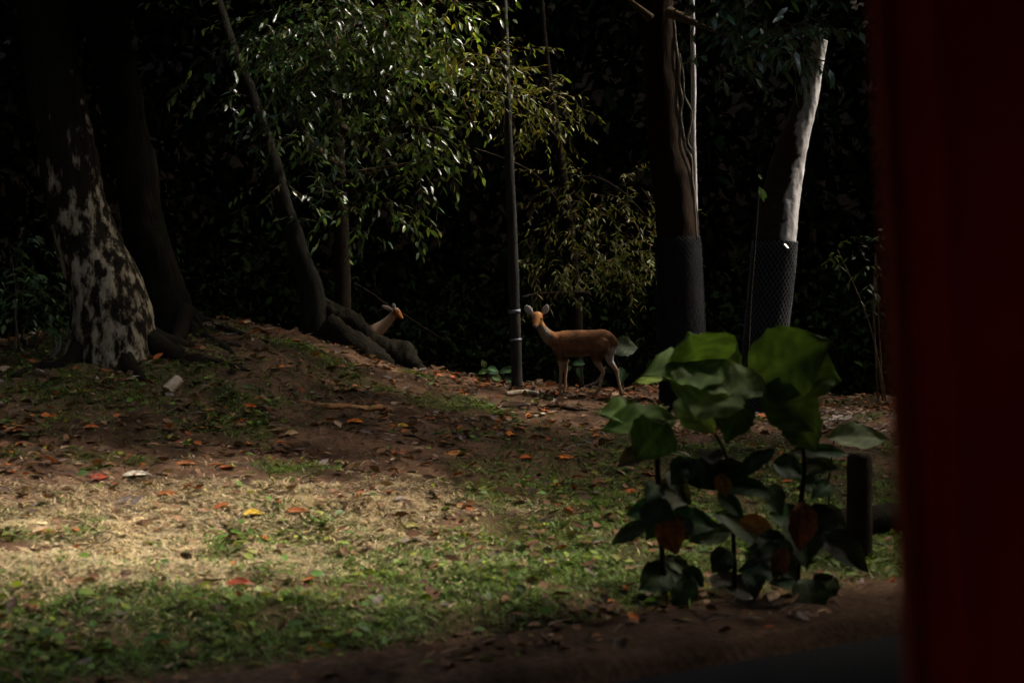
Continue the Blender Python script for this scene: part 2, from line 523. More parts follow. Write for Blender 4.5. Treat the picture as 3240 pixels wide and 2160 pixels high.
def gap_keep(pos):
    keep = np.ones(len(pos), dtype=bool)
    s = np.array(SUN)
    for tgt, r, op in GAPS:
        d = pos - np.array(tgt)
        along = d @ s
        perp = np.linalg.norm(d - along[:, None] * s, axis=1)
        hit = (perp < r * (0.85 + .3 * RNG.random(len(pos)))) & (along > 0.5)
        keep &= ~(hit & (RNG.random(len(pos)) < op))
    return keep
n = 60000
pos = np.stack([RNG.uniform(-27, 36, n), RNG.uniform(-16, 46, n), 9.0 + 5.5 * RNG.random(n)], 1)
pos[:, 2] += np.clip(pos[:, 1] - 30, 0, 16) * .8
opening = .80 * np.exp(-((pos[:, 0] + 3.0) / 4.6) ** 4 - ((pos[:, 1] - 6.5) / 6.0) ** 4)
keep = gap_keep(pos) & (RNG.random(n) > opening); pos = pos[keep]; n = 11000
low = np.stack([RNG.uniform(-.2, 9, n), RNG.uniform(-2, 9.3, n), RNG.uniform(4.3, 6.8, n)], 1)  # low leaf layer added out of view to shade the right foreground
low[:, 2] += np.clip(low[:, 1] - 8.5, 0, 3) * .3
low = low[gap_keep(low)]
n = 24000
mid = np.stack([RNG.uniform(-11, 8, n), RNG.uniform(14.0, 16.8, n), RNG.uniform(6.15, 10.8, n)], 1)  # middle leaf layer added overhead to darken the trunks and the wood behind
mid = mid[gap_keep(mid) & ~((np.abs(mid[:, 0] + 1.4) < 1.3) & (RNG.random(n) < .6))]
pos = np.concatenate([pos, low, mid]); n = len(pos)
nrm = RNG.normal(size=(n, 3)) * .5; nrm[:, 2] += 1
ax = RNG.normal(size=(n, 3)); ax[:, 2] *= .3
tag(leaves_obj('canopy_with_shade_layers', pos, ax, nrm, RNG.uniform(.7, 1.1, n), RNG.uniform(.42, .62, n), jitter_cols(n, (.035, .055, .018)), M['canopy'], rich=False), kind='stuff',
    label='unseen leaf canopy with added layers that shade the clearing', cat='canopy')

n = 62000
ang = RNG.uniform(0, 2 * math.pi, n); rad = RNG.uniform(27, 35, n)
pos = np.stack([np.cos(ang) * rad * 1.0 + 3, np.sin(ang) * rad + 13, 0 * ang], 1)
keep = np.abs(road_u(pos[:, 0], pos[:, 1]) + 4.5) > 5.0
keep |= RNG.random(n) < .75
pos = pos[keep]; n = len(pos)
pos[:, 2] = H(pos[:, 0], pos[:, 1]) + 17 * RNG.random(n) ** .8
nrm = np.stack([np.cos(ang[keep]), np.sin(ang[keep]), 0 * pos[:, 0]], 1) + RNG.normal(size=(n, 3)) * .6
ax = RNG.normal(size=(n, 3))
tag(leaves_obj('far_wood', pos, ax, nrm, RNG.uniform(.8, 1.3, n), RNG.uniform(.45, .7, n), jitter_cols(n, (.03, .045, .015)), M['canopy'], rich=False), kind='stuff',
    label='far dark wood standing all round the clearing', cat='woodland')

# dark understorey behind the crest, one mass of shade leaves
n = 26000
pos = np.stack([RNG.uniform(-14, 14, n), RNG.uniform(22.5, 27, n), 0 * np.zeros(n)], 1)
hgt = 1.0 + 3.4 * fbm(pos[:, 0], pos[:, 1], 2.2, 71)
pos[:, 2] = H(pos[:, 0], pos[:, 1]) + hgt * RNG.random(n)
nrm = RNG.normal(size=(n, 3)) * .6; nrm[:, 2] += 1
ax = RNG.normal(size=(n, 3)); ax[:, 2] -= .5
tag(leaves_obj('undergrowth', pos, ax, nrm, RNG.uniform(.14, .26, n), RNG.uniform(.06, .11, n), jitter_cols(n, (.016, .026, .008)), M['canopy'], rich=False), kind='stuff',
    label='deep shaded undergrowth behind the deer', cat='undergrowth')

# tall dark wood closing the view behind the undergrowth
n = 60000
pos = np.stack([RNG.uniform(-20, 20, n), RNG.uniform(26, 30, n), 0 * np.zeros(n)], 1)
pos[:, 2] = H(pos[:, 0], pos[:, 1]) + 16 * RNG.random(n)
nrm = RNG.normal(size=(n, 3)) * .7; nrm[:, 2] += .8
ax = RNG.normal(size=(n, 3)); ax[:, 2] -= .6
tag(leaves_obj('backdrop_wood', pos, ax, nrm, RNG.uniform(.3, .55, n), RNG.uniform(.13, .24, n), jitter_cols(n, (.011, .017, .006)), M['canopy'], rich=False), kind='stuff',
    label='tall dark wood rising behind the undergrowth', cat='woodland')

# ---------------------------------------------------------------- trees
def bark_disp(amp, ridge=7.0, scale=3.0, flare=0.0, lobes=5, ph=0.0):
    def f(p, th, t, r):
        d = 0.0
        d += (mnoise.noise(Vector((p.x * scale, p.y * scale, p.z * scale * .5))) ) * amp
        d += (mnoise.noise(Vector((p.x * scale * 4, p.y * scale * 4, p.z * scale * 1.3)))) * amp * .55
        d += (mnoise.noise(Vector((p.x * scale * 11, p.y * scale * 11, p.z * scale * 4.5)))) * amp * .25
        if flare:
            fl = max(0.0, 1 - t / 0.12) ** 2
            d += r * flare * fl * (0.5 + 0.5 * math.cos(lobes * th + ph))
        return d
    return f

def px_tube(path, d, seg, per, disp=None, cap=True, dd=None):
    pts = []; rr = []
    for k, q in enumerate(path):
        dep = d if dd is None else d + dd[k]
        pts.append(P(q[0], q[1], dep)); rr.append(q[2] * 0.5 / FPX * dep)
    return tube(pts, rr, seg, per, disp, cap)

def base_of(px, py, d):
    q = P(px, py, d)
    return Vector((q.x, q.y, ground(q.x, q.y)))

def grounded(path, d):
    """lowest ring is set a little below the terrain"""
    q = P(path[0][0], path[0][1], d)
    z = ground(q.x, q.y) - 0.18
    py = 1080 - ((z - CAM.z) * 1.0 - FWD.z * d) / UPV.z * FPX / d
    return [(path[0][0], py, path[0][2])] + list(path[1:])

def root_tube(start, pts2d, r0, r1, sink=0.62, seg=10, mat=None):
    pts = [Vector(start)]; rr = [r0]
    for k, (x, y) in enumerate(pts2d):
        t = (k + 1) / len(pts2d)
        r = r0 * (1 - t) + r1 * t
        pts.append(Vector((x, y, ground(x, y) + r * (1 - sink * 2)))); rr.append(r)
    return tube(pts, rr, seg, 5, bark_disp(.02, scale=5))

# big pale-flaked tree, left
p1 = [(365, 1090, 285), (352, 1000, 255), (330, 900, 232), (288, 797, 205), (258, 700, 190), (240, 628, 184), (215, 500, 178), (190, 350, 172), (165, 200, 168), (140, 0, 165), (100, -500, 160), (60, -2000, 140)]
t1 = thing('broad_tree', base_of(365, 1080, 15), 'big leaning tree with pale flaking patches on its bark at left', 'tree')
v, f = px_tube(grounded(p1, 15), 15, 72, 12, bark_disp(.045, scale=3.2, flare=.25, lobes=4, ph=1.0))
build('trunk', v, f, M['bark_flaky'], t1)
b1 = t1.location
for k, (ang_, ln, r0) in enumerate([(-10, 1.5, .15), (-60, 1.1, .14), (-130, 1.2, .13), (30, 1.4, .15)]):
    a = math.radians(ang_)
    dx, dy = math.cos(a), math.sin(a)
    v, f = root_tube(b1 + Vector((dx * .25, dy * .25, .22)), [(b1.x + dx * ln * .5, b1.y + dy * ln * .5), (b1.x + dx * ln * .8, b1.y + dy * ln * .8 + .08), (b1.x + dx * ln, b1.y + dy * ln)], r0, .03)
    build('root', v, f, M['bark_mossy'], t1)

p2 = [(565, 1045, 180), (532, 958, 140), (492, 830, 128), (455, 700, 126), (432, 551, 130), (398, 390, 130), (362, 200, 128), (330, 0, 126), (280, -600, 120), (240, -1900, 110)]
t2 = thing('mossy_tree', base_of(565, 1035, 16.3), 'dark mossy tree just right of the pale-flaked tree', 'tree')
v, f = px_tube(grounded(p2, 16.3), 16.3, 48, 10, bark_disp(.035, scale=3.5, flare=.3, lobes=5))
build('trunk', v, f, M['bark_mossy'], t2)
b2 = t2.location
for g in ([(640, 1015), (720, 1045), (850, 1085)], [(640, 1060), (700, 1095), (735, 1120)], [(560, 1090), (575, 1130), (590, 1160)]):
    q = [G(*a) for a in g]
    v, f = root_tube(b2 + Vector((.1, -.1, .22)), [(a.x, a.y) for a in q], .11, .03)
    build('root', v, f, M['bark_mossy'], t2)

p3 = [(1008, 1000, 96), (988, 925, 76), (963, 850, 68), (930, 745, 62), (895, 650, 59), (865, 530, 57), (822, 400, 55), (785, 290, 52), (740, 180, 48), (700, 60, 45), (660, -100, 44), (600, -600, 40), (560, -1700, 34)]
t3 = thing('curved_tree', base_of(1012, 990, 17.5), 'slim grey tree curving up to the left from the mound', 'tree')
v, f = px_tube(grounded(p3, 17.5), 17.5, 32, 9, bark_disp(.012, scale=5, flare=.3, lobes=3))
build('trunk', v, f, M['bark_grey'], t3)
v, f = px_tube([(1005, 975, 70), (1050, 985, 66), (1110, 1030, 74), (1170, 1072, 62), (1222, 1102, 72), (1275, 1128, 92), (1310, 1160, 66), (1345, 1210, 40)], 17.6, 22, 10, bark_disp(.06, scale=5),
               dd=[0, -.05, -.1, -.1, -.1, -.15, -.2, -.25])
build('root', v, f, M['bark_root'], t3)
v, f = px_tube([(1030, 1030, 90), (1100, 1075, 90), (1160, 1115, 80), (1230, 1165, 50)], 17.4, 18, 10, bark_disp(.06, scale=5), dd=[0, -.05, -.1, -.2])
build('root', v, f, M['bark_root'], t3)

p4 = [(2168, 1290, 156), (2160, 1150, 142), (2150, 900, 138), (2142, 690, 132), (2125, 560, 125), (2108, 480, 112), (2095, 321, 96), (2082, 92, 100), (2070, -300, 100), (2050, -1900, 90)]
t4 = thing('brown_tree', base_of(2168, 1280, 17.5), 'dark red-brown tree with twisted vines to the right of the standing deer', 'tree')
v, f = px_tube(grounded(p4, 17.5), 17.5, 48, 10, bark_disp(.022, scale=4, flare=.15))
build('trunk', v, f, M['bark_red'], t4)
for vv in ([(2132, 60, 8), (2140, 160, 12), (2150, 210, 13), (2146, 260, 13), (2158, 310, 12), (2152, 360, 11), (2160, 420, 11), (2170, 470, 10), (2186, 500, 9), (2190, 560, 8), (2196, 620, 8), (2205, 760, 6)],
           [(2130, 120, 8), (2128, 200, 10), (2140, 260, 11), (2138, 330, 11), (2150, 400, 10), (2152, 470, 9), (2178, 540, 8), (2192, 620, 7)],
           [(2150, 170, 5), (2162, 230, 6), (2165, 300, 6), (2178, 330, 5), (2190, 360, 5), (2182, 410, 5), (2176, 450, 5), (2194, 478, 4)]):
    v, f = px_tube(vv, 17.2, 8, 5, bark_disp(.006, scale=12))
    build('vine', v, f, M['wood_grey'], t4)
v, f = px_tube([(2120, 40, 40), (2195, 72, 22), (2260, 98, 14), (2330, 125, 11), (2420, 150, 9), (2520, 175, 6), (2640, 200, 3)], 17.2, 8, 6, bark_disp(.006, scale=10), dd=[0, -.4, -.9, -1.5, -2.1, -2.5, -2.9])
build('branch', v, f, M['twig'], t4)
v, f = px_tube([(2060, 60, 30), (1990, 0, 14), (1900, -60, 8)], 17.2, 8, 5, bark_disp(.006, scale=10))
build('branch', v, f, M['twig'], t4)

# its foliage upper right, larger glossy leaves
cen = [(P(2300, 90, 15.8), (.5, .5, .28), 16), (P(2420, 130, 14.8), (.45, .5, .22), 15), (P(2500, 160, 14.4), (.26, .35, .16), 9), (P(2370, 20, 15.5), (.7, .6, .35), 22), (P(2310, 190, 15.2), (.4, .4, .2), 8), (P(2490, 40, 15.0), (.6, .5, .3), 10)]
pos, axs, nr, LL, tw = sprays(cen, 8, (.25, .5), .8, (.13, .21), .3, 1.1)
leaves_obj('leaves', pos, axs, nr, LL, LL * .33, jitter_cols(len(pos), (.045, .085, .038), .4), M['leaf'], t4, curl=.2)['kind'] = 'stuff'
v, f = twig_mesh(tw, .006); build('twigs', v, f, M['twig'], t4)['kind'] = 'stuff'

p5 = [(2212, 1245, 24), (2204, 900, 20), (2198, 600, 17), (2193, 413, 17), (2195, 275, 17), (2191, 78, 16), (2186, -300, 15), (2180, -1300, 10)]
t5 = thing('pale_sapling', base_of(2212, 1245, 18.4), 'thin pale straight sapling behind the red-brown tree', 'tree')
v, f = px_tube(grounded(p5, 18.4), 18.4, 14, 8, bark_disp(.004, scale=8))
M['bark_white'] = mat_noise('whitish_bark', [(0.2, (.36, .34, .34)), (0.7, (.62, .60, .60))], 8, .8, .5, 30, (1.6, 1.6, .5))
build('trunk', v, f, M['bark_white'], t5)

p6 = [(2407, 1310, 130), (2412, 1200, 126), (2424, 1050, 127), (2440, 900, 130), (2452, 760, 131), (2470, 640, 122), (2486, 540, 110), (2522, 420, 88), (2556, 300, 68), (2576, 210, 54), (2594, 128, 45)]
t6 = thing('pale_tree', base_of(2407, 1300, 17), 'leaning pale-barked tree with a flat sawn top at right', 'tree')
v, f = px_tube(grounded(p6, 17), 17, 64, 22, bark_disp(.014, scale=5))
M['bark_two'] = mat_attr('lit_strip_bark', .9, .06, 0, 9, .4, .8)
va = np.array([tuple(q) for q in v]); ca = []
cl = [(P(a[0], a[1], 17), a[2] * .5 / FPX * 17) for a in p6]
for q in va:                                   # sunlit side painted pale into the bark colour, with a ragged edge
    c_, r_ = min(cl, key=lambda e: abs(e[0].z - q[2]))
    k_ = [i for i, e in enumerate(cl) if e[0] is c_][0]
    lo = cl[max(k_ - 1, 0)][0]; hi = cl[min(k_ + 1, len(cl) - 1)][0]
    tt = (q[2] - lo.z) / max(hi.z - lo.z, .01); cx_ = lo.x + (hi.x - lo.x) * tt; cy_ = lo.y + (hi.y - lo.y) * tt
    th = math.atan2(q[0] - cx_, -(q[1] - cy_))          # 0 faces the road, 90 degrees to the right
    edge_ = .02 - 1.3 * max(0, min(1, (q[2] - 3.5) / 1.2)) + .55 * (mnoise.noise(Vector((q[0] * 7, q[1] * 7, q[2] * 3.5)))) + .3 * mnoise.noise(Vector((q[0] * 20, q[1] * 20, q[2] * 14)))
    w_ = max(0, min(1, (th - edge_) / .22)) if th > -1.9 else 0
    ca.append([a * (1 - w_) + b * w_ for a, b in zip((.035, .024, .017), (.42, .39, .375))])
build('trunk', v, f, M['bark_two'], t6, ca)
v, f = px_tube([(2430, 1000, 30), (2420, 700, 34), (2440, 500, 30), (2470, 300, 26)], 17.35, 10, 6, bark_disp(.02, scale=7))

# netting guards round the two right-hand trunks
def guard(name, path, d, label, wm):
    q0 = P(path[0][0], path[0][1], d)
    g = thing(name, base_of(path[0][0], path[0][1], d), label, 'tree guard', 'netting guards round tree trunks')
    pts = [P(a[0], a[1], d) for a in path]; rr = [a[2] * .5 / FPX * d + .012 for a in path]
    V_, F_ = tube(pts, rr, 40, 6, bark_disp(.010, scale=5), cap=False)
    o = build('netting', V_, F_, M['netting'], g)
    P_, R_ = catmull(pts, rr, 14)
    parts = []
    nn = len(P_)
    for sgn in (1, -1):
        for k in range(30):
            line = []
            for i in range(nn):
                th = 2 * math.pi * k / 30 + sgn * i * 0.10
                line.append(P_[i] + Vector((math.cos(th), math.sin(th), 0)) * (R_[i] + .012))
            parts.append(tube(line, [.0035] * nn, 3, 1, cap=False))
    v_, f_ = merge(parts)
    build('wire_mesh', v_, f_, wm, g)['kind'] = 'stuff'
    return g
guard('tree_guard', [(2407, 1300, 130), (2412, 1200, 127), (2424, 1050, 128), (2440, 900, 131), (2452, 764, 131)], 17, 'dark wire netting wrapped round the foot of the pale tree with a sawn top', M['wire'])
guard('tree_guard', [(2168, 1280, 154), (2160, 1150, 143), (2150, 900, 139), (2143, 750, 135)], 17.5, 'dark wire netting wrapped round the foot of the red-brown tree', M['netting'])
qt = P(2475, 779, 16.72)
tagm = thing('paper_tag', qt, 'small white tag pinned to the pale tree above its netting', 'tag')
bx = []
for dx in (-.017, .017):
    for dy in (-.004, .004):
        for dz in (-.034, .034):
            bx.append(qt + Vector((.04, -.05, 0)) + Vector((.8, .6, 0)) * (dx + dz * -.15) + Vector((.45, -.6, .66)) * dy + Vector((-.396, .528, .75)) * dz)
build('tag_plate', bx, [(0, 1, 3, 2), (4, 6, 7, 5), (0, 4, 5, 1), (2, 3, 7, 6), (0, 2, 6, 4), (1, 5, 7, 3)], M['white_tag'], tagm, smooth=False)

# slim pole beside the standing deer
pp = [(1638, 1236, 37), (1629, 985, 34), (1620, 700, 32), (1612, 540, 30), (1604, 300, 26), (1597, 100, 24), (1590, -100, 22), (1570, -900, 18)]
po = thing('wooden_pole', base_of(1638, 1230, 18), 'slim dark upright pole to the left of the standing deer', 'pole')
v, f = px_tube(grounded(pp, 18), 18, 20, 8, bark_disp(.005, scale=7))
build('shaft', v, f, M['pole'], po)
for yy, ww, hh in ((985, 36, 5), (1075, 37, 4)):
    xx = 1629 + (yy - 985) / 245 * 8.8
    v, f = px_tube([(xx + .6, yy + hh, ww), (xx, yy - hh, ww)], 18, 20, 1)
    build('tape_band', v, f, M['tape'], po)

# ---------------------------------------------------------------- foliage trees
# glossy evergreen, upper middle: branches, twigs, leaves
tf = thing('evergreen_tree', base_of(1075, 1000, 20.5), 'glossy-leaved evergreen hanging over the middle of the clearing', 'tree')
v, f = px_tube(grounded([(1080, 1060, 60), (1085, 900, 52), (1075, 600, 46), (1060, 300, 40), (1050, 0, 34), (1040, -700, 26), (1030, -1500, 20)], 20.5), 20.5, 20, 6, bark_disp(.012, scale=5))
build('trunk', v, f, M['wood_dark'], tf)
bl = [[(1060, 300, 40, 20), (1150, 240, 26, 18), (1210, 230, 18, 17), (1270, 300, 10, 16.6)],
      [(1052, 50, 40, 20), (1120, 60, 26, 18), (1080, 110, 18, 17), (1000, 180, 10, 16.6), (950, 260, 6, 16.4)],
      [(1065, 400, 40, 20), (1150, 430, 24, 18), (1300, 400, 14, 17), (1430, 440, 8, 16.7)],
      [(1050, -100, 40, 20), (1200, -120, 26, 18), (1330, -40, 16, 17), (1420, 30, 8, 16.8)],
      [(1072, 520, 40, 20), (1000, 470, 24, 18), (930, 380, 14, 17), (880, 330, 6, 16.8)],
      [(1074, 600, 40, 20), (1150, 560, 16, 18.5), (1260, 530, 9, 17.5), (1400, 500, 5, 17)]]
for b in bl:
    pts = [P(a[0], a[1], a[3]) for a in b]; rr = [a[2] * .5 / FPX * a[3] for a in b]
    v, f = tube(pts, rr, 8, 6, bark_disp(.005, scale=9)); build('branch', v, f, M['bark_dark'], tf)
cen = [(P(1080, 60, 16.8), (.95, .7, .55), 95), (P(1250, 40, 16.8), (.8, .6, .5), 75), (P(960, 120, 16.9), (.5, .6, .6), 38), (P(1010, 250, 16.7), (.55, .6, .45), 34),
       (P(1170, 260, 16.8), (.75, .6, .5), 44), (P(1350, 200, 17.0), (.6, .6, .45), 40), (P(960, 420, 16.9), (.45, .5, .35), 15), (P(1110, 430, 17.0), (.6, .6, .35), 20),
       (P(1330, 400, 17.0), (.42, .5, .22), 26), (P(1400, 460, 16.9), (.25, .3, .18), 12), (P(1040, 540, 17.0), (.5, .5, .3), 13), (P(1230, 640, 17.4), (.5, .5, .25), 14), (P(1080, 680, 17.4), (.5, .5, .3), 8),
       (P(1420, 30, 17.2), (.4, .5, .5), 26), (P(860, 60, 17.2), (.5, .5, .5), 18), (P(830, 300, 17.4), (.4, .4, .5), 10), (P(900, 560, 17.5), (.4, .4, .4), 9), (P(1300, 560, 17.2), (.5, .4, .3), 10), (P(700, 150, 17.6), (.5, .4, .5), 9), (P(1100, -250, 16.8), (1.3, .8, .6), 60)]
pos, axs, nr, LL, tw = sprays(cen, 12, (.3, .75), .9, (.09, .16), .3, .9)
leaves_obj('leaves', pos, axs, nr, LL, LL * .36, np.where(RNG.random((len(pos), 1)) < .28, jitter_cols(len(pos), (.15, .22, .07), .5, .2), jitter_cols(len(pos), (.045, .085, .036), .6, .25)) * (1 + np.clip((pos[:, :1] + 2.2) / 1.6, -.2, 1) * np.array([[.35, .15, -.45]])), M['leaf'], tf, curl=.12)['kind'] = 'stuff'  # bright leaves and the cool-to-warm drift paint sky glints and sunlight
v, f = twig_mesh(tw, .006); build('twigs', v, f, M['twig'], tf)['kind'] = 'stuff'

# yellow-green fine-leaved tree in the middle
ty = thing('fine_leaved_tree', base_of(1830, 1200, 21.5), 'yellow-green fine-leaved tree in the shade behind the pole', 'tree')
v, f = px_tube(grounded([(1830, 1240, 40), (1825, 1000, 36), (1800, 700, 30), (1760, 400, 24), (1720, 100, 18), (1700, -300, 12)], 21.5), 21.5, 14, 6, bark_disp(.01, scale=6))
build('trunk', v, f, M['wood_dark'], ty)
for b in ([(1770, 450, 26, 21.4), (1700, 380, 12, 19.5), (1600, 300, 8, 18.6), (1480, 290, 4, 17.8)],
          [(1790, 620, 26, 21.4), (1860, 560, 12, 20), (1960, 600, 8, 19.2), (2040, 680, 4, 18.8)],
          [(1800, 700, 26, 21.4), (1700, 560, 10, 20), (1590, 500, 6, 19), (1500, 470, 4, 18.5)],
          [(1820, 930, 26, 21.4), (1860, 925, 14, 20), (1720, 928, 9, 19), (1650, 940, 5, 18.6)],
          [(1820, 930, 22, 21.4), (1870, 928, 12, 20), (1950, 905, 8, 19.2), (2030, 890, 4, 19)]):
    pts = [P(a[0], a[1], a[3]) for a in b]; rr = [a[2] * .5 / FPX * a[3] for a in b]
    v, f = tube(pts, rr, 7, 6, bark_disp(.006, scale=9)); build('branch', v, f, M['wood_dark'], ty)
cen = [(P(1500, 210, 17.6), (.5, .5, .3), 34), (P(1600, 290, 17.8), (.45, .5, .35), 34), (P(1690, 350, 18.4), (.45, .5, .35), 30), (P(1600, 180, 17.8), (.4, .4, .25), 12), (P(1760, 340, 18.8), (.45, .5, .4), 20),
       (P(1880, 600, 19.6), (.9, .8, .5), 34), (P(1960, 680, 19.4), (.8, .7, .5), 34), (P(1820, 720, 19.8), (.8, .7, .5), 26), (P(2000, 820, 19.2), (.5, .5, .35), 40), (P(1860, 850, 19.4), (.7, .5, .25), 40), (P(1740, 860, 19.4), (.4, .4, .25), 14)]
pos, axs, nr, LL, tw = sprays(cen, 12, (.25, .6), .8, (.07, .13), .24, .9)
leaves_obj('leaves', pos, axs, nr, LL, LL * .26, jitter_cols(len(pos), (.115, .125, .024), .5, .25), M['leaf_soft'], ty, curl=.12)['kind'] = 'stuff'
v, f = twig_mesh(tw, .005); build('twigs', v, f, M['twig'], ty)['kind'] = 'stuff'
# hanging strands beside the pole
for (x0, y0, x1, y1) in ((1588, 300, 1570, 480), (1592, 320, 1586, 440), (1580, 290, 1584, 420)):
    v, f = px_tube([(x0, y0, 5), ((x0 + x1) / 2 + 6, (y0 + y1) / 2, 6), (x1, y1, 3)], 17.8, 6, 6)
    build('hanging_strand', v, f, M['bark_grey'], ty)

def shrub(name, cen, label, base, mat, col, leafL, asp, per=9, tl=(.25, .5), hang=.5, stems=4, group=None):
    t = thing(name, base, label, 'shrub', group)
    parts = []
    for k in range(stems):
        c = Vector(cen[k % len(cen)][0])
        mid = (base + c) / 2 + Vector((random.uniform(-.1, .1), random.uniform(-.1, .1), .05))
        parts.append(tube([base + Vector((random.uniform(-.08, .08), random.uniform(-.08, .08), -.05)), mid, c], [.014, .010, .005], 6, 5))
    v, f = merge(parts); build('stems', v, f, M['twig'], t)['kind'] = 'stuff'
    pos, axs, nr, LL, tw = sprays(cen, per, tl, hang, leafL, asp, .7)
    leaves_obj('leaves', pos, axs, nr, LL, LL * asp, jitter_cols(len(pos), col, .4, .15), mat, t)['kind'] = 'stuff'
    return t
b = base_of(70, 1150, 15.6)
shrub('shrub', [(P(60, 900, 15.6), (.4, .4, .4), 26), (P(90, 970, 15.4), (.4, .3, .3), 22), (P(40, 1040, 15.4), (.4, .3, .25), 18), (P(30, 780, 15.8), (.35, .4, .35), 16)],
      'dim fern-like green shrub at the left edge beside the pale-flaked tree', b, M['leaf_soft'], (.045, .085, .03), (.08, .15), .35)
b = base_of(2790, 1240, 18.5)
shrub('shrub', [(P(2770, 800, 18.4), (.25, .4, .3), 8), (P(2650, 790, 18.6), (.2, .3, .15), 4), (P(2770, 880, 18.3), (.15, .2, .2), 4)],
      'sparse dim shrub in the dark right of the pale tree', b, M['leaf_soft'], (.03, .045, .016), (.09, .15), .35)
b = base_of(2415, 700, 16.4); b.z = ground(b.x, b.y)
ts = thing('seedling', base_of(2360, 1300, 16.4), 'thin seedling with a few bright leaves against the pale tree', 'plant')
v, f = px_tube(grounded([(2360, 1300, 9), (2372, 1000, 8), (2390, 760, 6), (2402, 590, 4)], 16.4), 16.4, 6, 6); build('stem', v, f, M['wood_dark'], ts)
lp = [(2402, 590), (2398, 552), (2410, 600)]
pos = np.array([P(*a, 16.35) for a in lp]); axs = np.array([(.35, -.2, -1), (.5, 0, -.5), (.5, -.2, -.8)], dtype=float)
for k in range(3):
    V_, F_, nv = leaf_arrays(pos[k:k + 1], axs[k:k + 1], np.array([(.1, -1, .5)]), [.19, .08, .12][k], [.085, .04, .05][k])
    build_np('leaf', V_, F_, M['leaf_soft'], ts, np.tile([.16, .26, .06], (nv, 1)))

# ---------------------------------------------------------------- broad leaves (individually built)
def broad_leaf(name, base, axis, nrm, L, W, col, mat, parent, droop=.25, cup=.15, seedv=0):
    ax = Vector(axis).normalized(); sd = Vector(nrm).normalized().cross(ax).normalized(); up = ax.cross(sd)
    prof = [0.03, .42, .68, .86, .96, 1.0, .98, .91, .79, .63, .43, .20, .01]
    V_ = []; C_ = []
    nst = len(prof); js = (-1, -.75, -.5, -.25, 0, .25, .5, .75, 1)
    for i, wd in enumerate(prof):
        t = i / (nst - 1)
        for j in js:
            wav = .045 * math.sin(t * 9 + j * 3 + seedv) * abs(j) + .03 * math.sin(t * 23 + seedv * 2) * j * j
            back = -.12 * abs(j) * (1 - t) if t < .3 else 0
            rag = 1 + .06 * math.sin(t * 31 + seedv * 3 + j) * (abs(j) == 1)
            vein = abs(((t * 7 - abs(j) * 1.6) % 1.0) - .5)
            V_.append(Vector(base) + ax * (L * (t + back)) + sd * (j * wd * W * .5 * rag) + up * (abs(j) ** 1.5 * wd * W * cup + wav * W - droop * L * t * t + (vein - .25) * .02 * W))
            k_ = 1.5 if j == 0 else (.82 + .42 * (vein > .36)) * (1 + .25 * math.sin(seedv * 5 + t * 6 + j * 4))
            C_.append([x * k_ for x in col])
    F_ = []; m_ = len(js)
    for i in range(nst - 1):
        for j in range(m_ - 1):
            a = i * m_ + j; F_.append((a, a + 1, a + m_ + 1, a + m_))
    return build(name, V_, F_, mat, parent, C_)

def small_plant(px, py, d, specs, label, stemcol, name='broad_leaved_plant', group=None, col=(.05, .10, .035), mat=None):
    b = base_of(px, py, d)
    t = thing(name, b, label, 'plant', group)
    for k, (lx, ly, L, W, ax, nr) in enumerate(specs):
        tip = P(lx, ly, d - .05)
        v, f = tube([b - Vector((0, 0, .04)), (b + tip) / 2 + Vector((0, 0, .06)), tip], [.009, .007, .004], 6, 5)
        build('stem', v, f, M['twig'], t)
        broad_leaf('leaf', tip, ax, nr, L, W, [c * random.uniform(.8, 1.2) for c in col], mat or M['leaf_big'], t, seedv=k)
    return t
# grey-green leaf behind the deer's rump and low leaves under it
small_plant(1975, 1235, 19.1, [(1940, 1100, .36, .30, (1, .1, .08), (.05, -1, .45)), (1965, 1165, .22, .15, (.1, -.2, -1), (.6, -1, .3))],
            'tall plant with one big grey-green leaf behind the standing deer', None, col=(.10, .16, .10))
small_plant(1850, 1225, 19.1, [(1800, 1140, .14, .10, (-.4, -.2, .1), (0, -1, .8)), (1815, 1150, .16, .10, (.8, -.2, .1), (0, -1, .8)), (1830, 1165, .13, .09, (.2, -.3, -.8), (.2, -1, .5)), (1805, 1160, .12, .08, (-.7, -.3, -.4), (0, -1, .5)), (1900, 1215, .12, .08, (.4, -.3, .3), (0, -1, .8))],
            'low leafy plant seen under the belly of the standing deer', None, col=(.06, .12, .055))
small_plant(1545, 1215, 17.9, [(1535, 1160, .10, .08, (-.2, -.2, .5), (0, -1, .5)), (1545, 1165, .13, .09, (.9, -.2, -.1), (0, -1, .9)), (1540, 1175, .12, .09, (-.9, -.2, -.1), (0, -1, .9)), (1560, 1190, .14, .10, (.6, -.4, -.2), (0, -1, .8)), (1525, 1195, .12, .09, (-.6, -.5, -.3), (0, -1, .9))],
            'small bright green plant at the foot of the pole on its left', None, col=(.13, .21, .08))
small_plant(1600, 1220, 18.2, [(1585, 1175, .20, .11, (1, -.1, .25), (0, -1, .7)), (1575, 1178, .15, .10, (-1, -.2, .1), (0, -1, .9)), (1598, 1195, .13, .10, (.7, -.4, -.3), (0, -1, .8))],
            'dark green low plant touching the left side of the pole', None, col=(.045, .09, .05))

